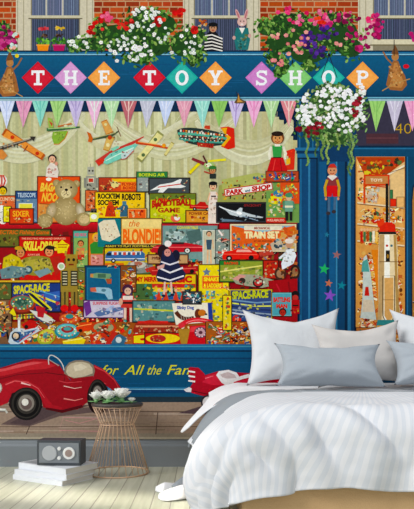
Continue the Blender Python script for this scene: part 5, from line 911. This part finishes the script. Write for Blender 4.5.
# ------------------------------------------------------------------ bed
m_bed = mat('tan_bed_fabric', 'D6B384', .85, bump=(220, .25), var_=(9, 'CBA576'))
m_mat = mat('mattress_white', 'E8E8E6', .9)
XL, XR, YF, YH = .30, 1.86, -1.58, -.04
bed = empty('bed', ((XL + XR) / 2, (YF + YH) / 2, 0), 'wide bed with tan upholstered base and white bedding in front of the mural', 'bed')
bm = bmesh.new(); box_bm(bm, XL - .12, YF, .035, XR + .02, YH, .30, .02); bm_obj('bed_base', bm, m_bed, bed)
bm = bmesh.new(); box_bm(bm, XL + .04, YF + .08, .30, XR - .04, YH, .460, .05); bm_obj('mattress', bm, m_mat, bed)
for fx in (XL, XR - .06):
    for fy in (YF + .06, YH - .12):
        bm = bmesh.new(); box_bm(bm, fx, fy, 0, fx + .06, fy + .06, .036); bm_obj('leg', bm, m_top, bed)
def cloth_mat(name, col, stripe=None, rough=.85, axis='X', pitch=.02, bumpk=(40, .12), sh=0):
    m = bpy.data.materials.new(name); m.use_nodes = True; nt = m.node_tree; b = nt.nodes['Principled BSDF']; b.inputs['Roughness'].default_value = rough; b.inputs['Sheen Weight'].default_value = sh
    b.inputs['Specular IOR Level'].default_value = .25
    at = nt.nodes.new('ShaderNodeUVMap'); sp = nt.nodes.new('ShaderNodeSeparateXYZ'); nt.links.new(at.outputs[0], sp.inputs[0])
    def MM(op, a, b_=None):
        q_ = nt.nodes.new('ShaderNodeMath'); q_.operation = op
        for i, v in enumerate((a, b_)):
            if v is None: continue
            if isinstance(v, (int, float)): q_.inputs[i].default_value = v
            else: nt.links.new(v, q_.inputs[i])
        return q_.outputs[0]
    b.inputs['Base Color'].default_value = L(col)
    if stripe:
        w = MM('GREATER_THAN', MM('FRACT', MM('DIVIDE', sp.outputs[axis], pitch)), .5)
        mx = nt.nodes.new('ShaderNodeMix'); mx.data_type = 'RGBA'; mx.inputs['A'].default_value = L(col); mx.inputs['B'].default_value = L(stripe); nt.links.new(w, mx.inputs['Factor']); nt.links.new(mx.outputs['Result'], b.inputs['Base Color'])
    n = nt.nodes.new('ShaderNodeTexNoise'); n.inputs['Scale'].default_value = bumpk[0]; n.inputs['Detail'].default_value = 3; tc = nt.nodes.new('ShaderNodeTexCoord'); nt.links.new(tc.outputs['Object'], n.inputs['Vector'])
    bp = nt.nodes.new('ShaderNodeBump'); bp.inputs['Strength'].default_value = bumpk[1]; bp.inputs['Distance'].default_value = .01; nt.links.new(n.outputs['Fac'], bp.inputs['Height']); nt.links.new(bp.outputs['Normal'], b.inputs['Normal'])
    return m
def grid_obj(name, P, UV, m, parent=None, label=None, thick=.006, closed=None):
    nu, nv = len(P), len(P[0]); vs = [p for r in P for p in r]
    fs = [(i * nv + j, i * nv + j + 1, (i + 1) * nv + j + 1, (i + 1) * nv + j) for i in range(nu - 1) for j in range(nv - 1)]
    o = mesh_obj(name, vs, fs, m, parent, True, None, label)
    uv = o.data.uv_layers.new(name='UVMap'); uvs = [x for r in UV for x in r]
    for lp in o.data.loops: uv.data[lp.index].uv = uvs[lp.vertex_index]
    if thick: md = o.modifiers.new('s', 'SOLIDIFY'); md.thickness = thick; md.offset = -1
    return o
def sm(a, b, x): t = max(0, min(1, (x - a) / (b - a))); return t * t * (3 - 2 * t)
def ns3(x, y, z=0): return noise.noise(Vector((x, y, z)))
def drape(a, b, xe, ye, top, T, prm, xr=9.9):
    """a,b = cloth point; overflow beyond xe (left), xr (right), ye (front). returns pos, fraction, direction"""
    du = (xe - a) / T[0] if a < xe else ((a - xr) / T[0] if a > xr else 0)
    sx = -1 if a < xe else 1
    dv = (ye - b) / T[1] if b < ye else 0
    bx = min(max(a, xe), xr); by = max(b, ye)
    tau = max(du, dv); 
    if tau <= 0: return Vector((bx, by, top)), 0, 0
    th = math.atan2(dv, du); w = sm(0, PI / 2, th)     # 0 = side, 1 = front
    rd, dr = (prm[0][i] * (1 - w) + prm[1][i] * w for i in (1, 2))
    s = tau; k = .55
    if s < k: ph = s / k * PI / 2; f_, d_ = math.sin(ph), rd * (1 - math.cos(ph))
    else: f_ = 1 - (.05 + .10 * (1 - w)) * (s - k); d_ = rd + (dr - rd) * (s - k) / (1 - k)
    return Vector((bx + sx * prm[0][0] * f_ * math.cos(th), by - prm[1][0] * f_ * math.sin(th), top - d_)), tau, th
# duvet
m_duv = cloth_mat('striped_duvet', 'DDDEE2', 'D2D6DD', pitch=.030, bumpk=(14, .25))
def duvet_grid(a0, a1, b0, b1, na, nb, fn):
    P, U = [], []
    for i in range(na):
        a = a0 + (a1 - a0) * i / (na - 1); r, q_ = [], []
        for j in range(nb):
            b = b0 + (b1 - b0) * j / (nb - 1); r.append(fn(a, b)); q_.append((a if a > .95 else .95 + 1.0 * math.atan2(a - .95, max(.02, -.55 - b)), b))
        P.append(r); U.append(q_)
    return P, U
DX, DY, DT = .40, -1.50, (.80, .46)
def duvet_pt(a, b):
    top = .522 - .020 * sm(-.95, -1.5, b)
    p, t, th = drape(a, b, DX, DY, top, DT, ((.435, .34, .455), (.135, .13, .315)), 1.80)
    w = sm(0, PI / 2, th)
    amp = .016 * (1 - sm(0, .5, t)) * sm(-.93, -1.15, b)
    p.z += amp * (ns3(a * 3.1, b * 3.3, 2) + .5 * ns3(a * 7, b * 6, 5))
    if a < DX:
        rb = sm(-1.22, -.95, b)
        q_ = Vector((DX - .43 * t, p.y, .522 - .262 * t ** 2.1)); p = p.lerp(q_, rb)
    if t > 0:
        L_ = a * w - b * .8 * (1 - w) + th * .25
        f = math.sin(L_ * 15 + 2.4 * ns3(L_ * 2.6, 1.7)) + .5 * math.sin(L_ * 29 + 1.3)
        k = sm(.30, 1, t)
        nrm = Vector((-math.cos(th), -math.sin(th), .12))
        if a > 1.8: nrm.x *= -1
        p += nrm * (f * (.009 * (1 - w) + .017 * w) * k + (.018 * ns3(L_ * 5, t * 2.4, 9) + .008 * ns3(L_ * 12, t * 6, 3)) * sm(.05, .6, t))
    for (ca, sl, wd, dp, mid, ln) in CREASES:
        dd = DY - b; g_ = math.exp(-((dd - mid) / ln) ** 2)
        if g_ > .01:
            xx = a - ca - sl * dd; ww = (w if t > 0 else 1)
            p += Vector((0, .9, -.25)) * (dp * .75 * g_ * ww * math.exp(-(xx / (wd * 1.7)) ** 2))
            p += Vector((.1, -.7, .25)) * (dp * .65 * g_ * ww * math.exp(-((xx + wd * 3) / (wd * 2)) ** 2))
    kz = sm(.4, 1, t)
    hem = .012 * math.sin(L_ * 7 + .6) + .02 * ns3(L_ * 3, 7.7) if t > 0 else 0
    p.z += hem * kz * w
    p.z = max(p.z, .012)
    return p
CREASES = [(.25, .45, .026, .040, .18, .10), (.40, .40, .024, .038, .24, .11), (.58, .75, .026, .046, .14, .16), (.54, .2, .045, .022, -.05, .08), (.14, .3, .026, .03, .27, .09), (1.0, .5, .04, .04, .15, .15), (1.3, -.3, .04, .04, .2, .15), (.72, .1, .06, .02, -.12, .1)]
P, U = duvet_grid(DX - DT[0], 1.80 + DT[0], DY - DT[1], -.80, 240, 130, duvet_pt)
duv = grid_obj('duvet', P, U, m_duv, thick=.018); tag(duv, 'white tone on tone striped duvet puffed over the foot of the bed', 'duvet')
# throw and sheet: straight slanting left fall
def strip_cloth(name, b_rear, b_front, xe, top_f, ln, fall, m, lab, cat, na=120, nb=36, seed=0, tri=0, thick=.006, wr=.004, droop=0):
    P, U = [], []
    for i in range(na):
        s = -ln + (1.92 - xe + ln) * i / (na - 1); r, q_ = [], []
        for j in range(nb):
            v = j / (nb - 1); k = max(0, -s) / ln
            bb = b_rear + (b_front - b_rear) * v
            kk = k * fall[2](v)
            x = xe + max(0, s) - fall[0] * kk ** .92; z = top_f(v) - fall[1] * kk ** fall[3]
            z += wr * ns3(s * 5, v * 6, seed) * 2 + wr * math.sin(v * 17 + s * 2 + seed) * (.4 + k)
            z -= droop * v ** 4 * min(1, k * 3)
            y = bb + .02 * ns3(s * 3, v * 2, seed + 3) - tri * k * (v - .3)
            r.append(Vector((x, y, z))); q_.append((s, bb))
        P.append(r); U.append(q_)
    o = grid_obj(name, P, U, m, thick=thick); tag(o, lab, cat); return o
m_sheet = cloth_mat('white_coverlet', 'F0F0F2', 'E4E6EA', axis='Y', pitch=.026, bumpk=(60, .15))
m_throw = cloth_mat('grey_throw', '8D9399', None, bumpk=(120, .3), rough=.95)
strip_cloth('coverlet', -.06, -.84, .30, lambda v: .556 - .030 * v, .50, (.39, .22, lambda v: .55 + .45 * math.exp(-((v - .85) / .25) ** 2), 2.0), m_sheet, 'white ribbed coverlet under the pillows, its corner hanging past the grey throw', 'coverlet', seed=1, wr=.003)
strip_cloth('throw_blanket', -.77, -1.0, .34, lambda v: .541 - .012 * v + .004 * math.sin(v * PI), .56, (.39, .30, lambda v: 1.0 - .10 * v, 2.7), m_throw, 'grey throw blanket folded across the bed between coverlet and duvet', 'blanket', seed=4, wr=.005, thick=.01, droop=.045)
# trailing ends of the bed linen on the floor
def tongue(name, path, wid, m, lab, cat, grp=None):
    P, U = [], []
    n = 40
    for i in range(n):
        t = i / (n - 1); k = t * (len(path) - 1); j = min(int(k), len(path) - 2); f = k - j
        c = Vector(path[j]).lerp(Vector(path[j + 1]), f); w = wid * (math.sin(PI * min(1, t * .75 + .10)) ** .7)
        if t < .12: w *= t / .12 * .9 + .1
        r, q_ = [], []
        for v in range(15):
            s = v / 14 * 2 - 1
            r.append(Vector((c.x + s * w * .25, c.y + s * w, max(.003, c.z * (1 - .92 * s * s) + .004 * math.sin(s * 7 + t * 9) * (1 - abs(s)))))); q_.append((t, s))
        P.append(r); U.append(q_)
    o = grid_obj(name, P, U, m, thick=.004); tag(o, lab, cat, grp); return o
def fl(px, y, z=0): s = FPX / (CD + y); return ((px - VX) / s, y, z)
tongue('sheet_end', [fl(156, -.78, .02), fl(165, -.79, .045), (-.12, -.76, .04), (0, -.72, .06), (.13, -.66, .14)], .052, m_sheet, 'white pointed end of bed linen lying on the floor behind the grey end', 'bed linen')
tongue('throw_end', [fl(172, -.80, .03), fl(178, -.81, .06), (-.05, -.80, .10), (.08, -.76, .22), (.20, -.72, .30)], .03, m_throw, 'grey end of the throw touching the floor between two white ends', 'blanket')
tongue('sheet_end', [fl(159, -.96, .02), fl(170, -.97, .05), (-.07, -.94, .07), (.03, -.88, .13), (.12, -.82, .20)], .060, m_sheet, 'larger white pointed end of bed linen on the floor nearest the duvet', 'bed linen')
# ------------------------------------------------------------------ pillows
def pillow(name, c, w, h, d, lean, yaw, roll, m, lab, grp=None, seed=0, edge=.0, sag=.1):
    """c = centre of the bottom edge; pillow stands leaning backwards by `lean` degrees"""
    R = Matrix.Translation(c) @ Matrix.Rotation(math.radians(yaw), 4, 'Z') @ Matrix.Rotation(math.radians(-lean), 4, 'X') @ Matrix.Rotation(math.radians(roll), 4, 'Y')
    n = 34; vs, fs, uvs = [], [], []
    for side in (-1, 1):
        base = len(vs)
        for i in range(n):
            for j in range(n):
                u, v = i / (n - 1) * 2 - 1, j / (n - 1) * 2 - 1
                pin = .15                                   # sides curve in, corners stay out
                x = u * w / 2 * (1 - pin * (1 - v * v) * (abs(u) ** 3)); z = v * h / 2 * (1 - pin * 1.2 * (1 - u * u) * (abs(v) ** 2))
                th = d / 2 * ((1 - u ** 4) * (1 - v ** 4)) ** .55 * (1 - .25 * v)
                th += .010 * ns3(u * 2.2 + seed, v * 2.2, side) * (1 - u * u) * (1 - v * v)
                th -= .012 * max(0, math.sin(math.atan2(v, u) * 9 + seed)) * sm(.55, .9, max(abs(u), abs(v))) * (1 - max(abs(u), abs(v))) * 6
                z -= sag * h * (max(0, v) ** 2) * (1 - abs(u)) ** 1.0 * .35
                y = side * max(th, 0)
                vs.append(R @ Vector((x, y, z + h / 2))); uvs.append((x, z))
        for i in range(n - 1):
            for j in range(n - 1):
                q_ = (base + i * n + j, base + i * n + j + 1, base + (i + 1) * n + j + 1, base + (i + 1) * n + j)
                fs.append(q_ if side > 0 else q_[::-1])
    bm = bmesh.new(); V = [bm.verts.new(v) for v in vs]
    for f in fs: bm.faces.new([V[k] for k in f])
    bmesh.ops.remove_doubles(bm, verts=bm.verts, dist=.0006)
    o = bm_obj(name, bm, m, None, True); tag(o, lab, 'pillow', grp)
    o.data.uv_layers.new(name='UVMap'); return o
m_pw = cloth_mat('white_pillow', 'D2D5D9', bumpk=(26, .3)); m_pc = cloth_mat('cream_pillow', 'C9C5C2', bumpk=(26, .2)); m_pg = cloth_mat('grey_blue_pillow', 'A4ACB4', bumpk=(90, .25))
def px3(px, y, z): s = FPX / (CD + y); return ((px - VX) / s, y, z)
G = 'pillows leaning against the head of the bed'
pillow('pillow', px3(297, -.33, .555), .62, .50, .16, 17, 2, -1.2, m_pw, 'large white pillow at the left standing behind the grey blue one', G, 1, sag=.34)
pillow('pillow', px3(363, -.47, .555), .53, .395, .13, 15, 0, -3, m_pc, 'cream pillow in the middle behind the grey blue pillow', G, 2, sag=.2)
pillow('pillow', px3(331, -.70, .560), .605, .278, .16, 30, -2, .5, m_pg, 'grey blue oblong pillow lying in front of the white one', G, 3, sag=.3)
pillow('pillow', px3(449, -.38, .555), .64, .49, .16, 16, -2, 0, m_pw, 'white pillow cut off by the right edge of the photo', G, 4, sag=.34)
pillow('pillow', px3(446, -.62, .565), .60, .285, .16, 26, 3, 0, m_pg, 'grey pillow cut off by the right edge, in front of a white one', G, 5, sag=.3)
# ================================================================== CAMERA, LIGHT
cam = bpy.data.cameras.new('camera'); co = bpy.data.objects.new('camera', cam); COL.objects.link(co)
co.location = (0, -CD, CH); co.rotation_euler = (PI / 2, 0, 0)
cam.sensor_fit = 'VERTICAL'; cam.sensor_height = 36; cam.lens = 36 * FPX / 509
cam.shift_x = (207 - VX) / 509; cam.shift_y = (HY - 254.5) / 509
cam.clip_end = 60; SC.camera = co
w = bpy.data.worlds.new('daylight'); SC.world = w; w.use_nodes = True
w.node_tree.nodes['Background'].inputs[0].default_value = (.93, .97, 1, 1); w.node_tree.nodes['Background'].inputs[1].default_value = WORLD_K
def area(name, loc, target, sx, sy, power, col):
    l = bpy.data.lights.new(name, 'AREA'); l.shape = 'RECTANGLE'; l.size = sx; l.size_y = sy; l.energy = power; l.color = col
    o = bpy.data.objects.new(name, l); COL.objects.link(o); o.location = loc; o.rotation_euler = (Vector(target) - Vector(loc)).to_track_quat('-Z', 'Y').to_euler(); return o
def sun(name, d, k, ang, col):
    l = bpy.data.lights.new(name, 'SUN'); l.energy = k; l.angle = math.radians(ang); l.color = col
    o = bpy.data.objects.new(name, l); COL.objects.link(o); o.location = (-3, -3, 3); o.rotation_euler = Vector(d).to_track_quat('-Z', 'Y').to_euler(); return o
sun('window_daylight', (.76, .42, -.50), SUN_K, 24, (1, .975, .94))
gl = area('sunlight_gap', (-1.3, -3.0, 2.6), (-.62, -.90, 0), 1.5, .07, 1.6, (1, .93, .78)); gl.data.spread = math.radians(7)
SC.view_settings.view_transform = 'Standard'; SC.view_settings.look = 'None'; SC.view_settings.gamma = 1; SC.view_settings.exposure = EXPO
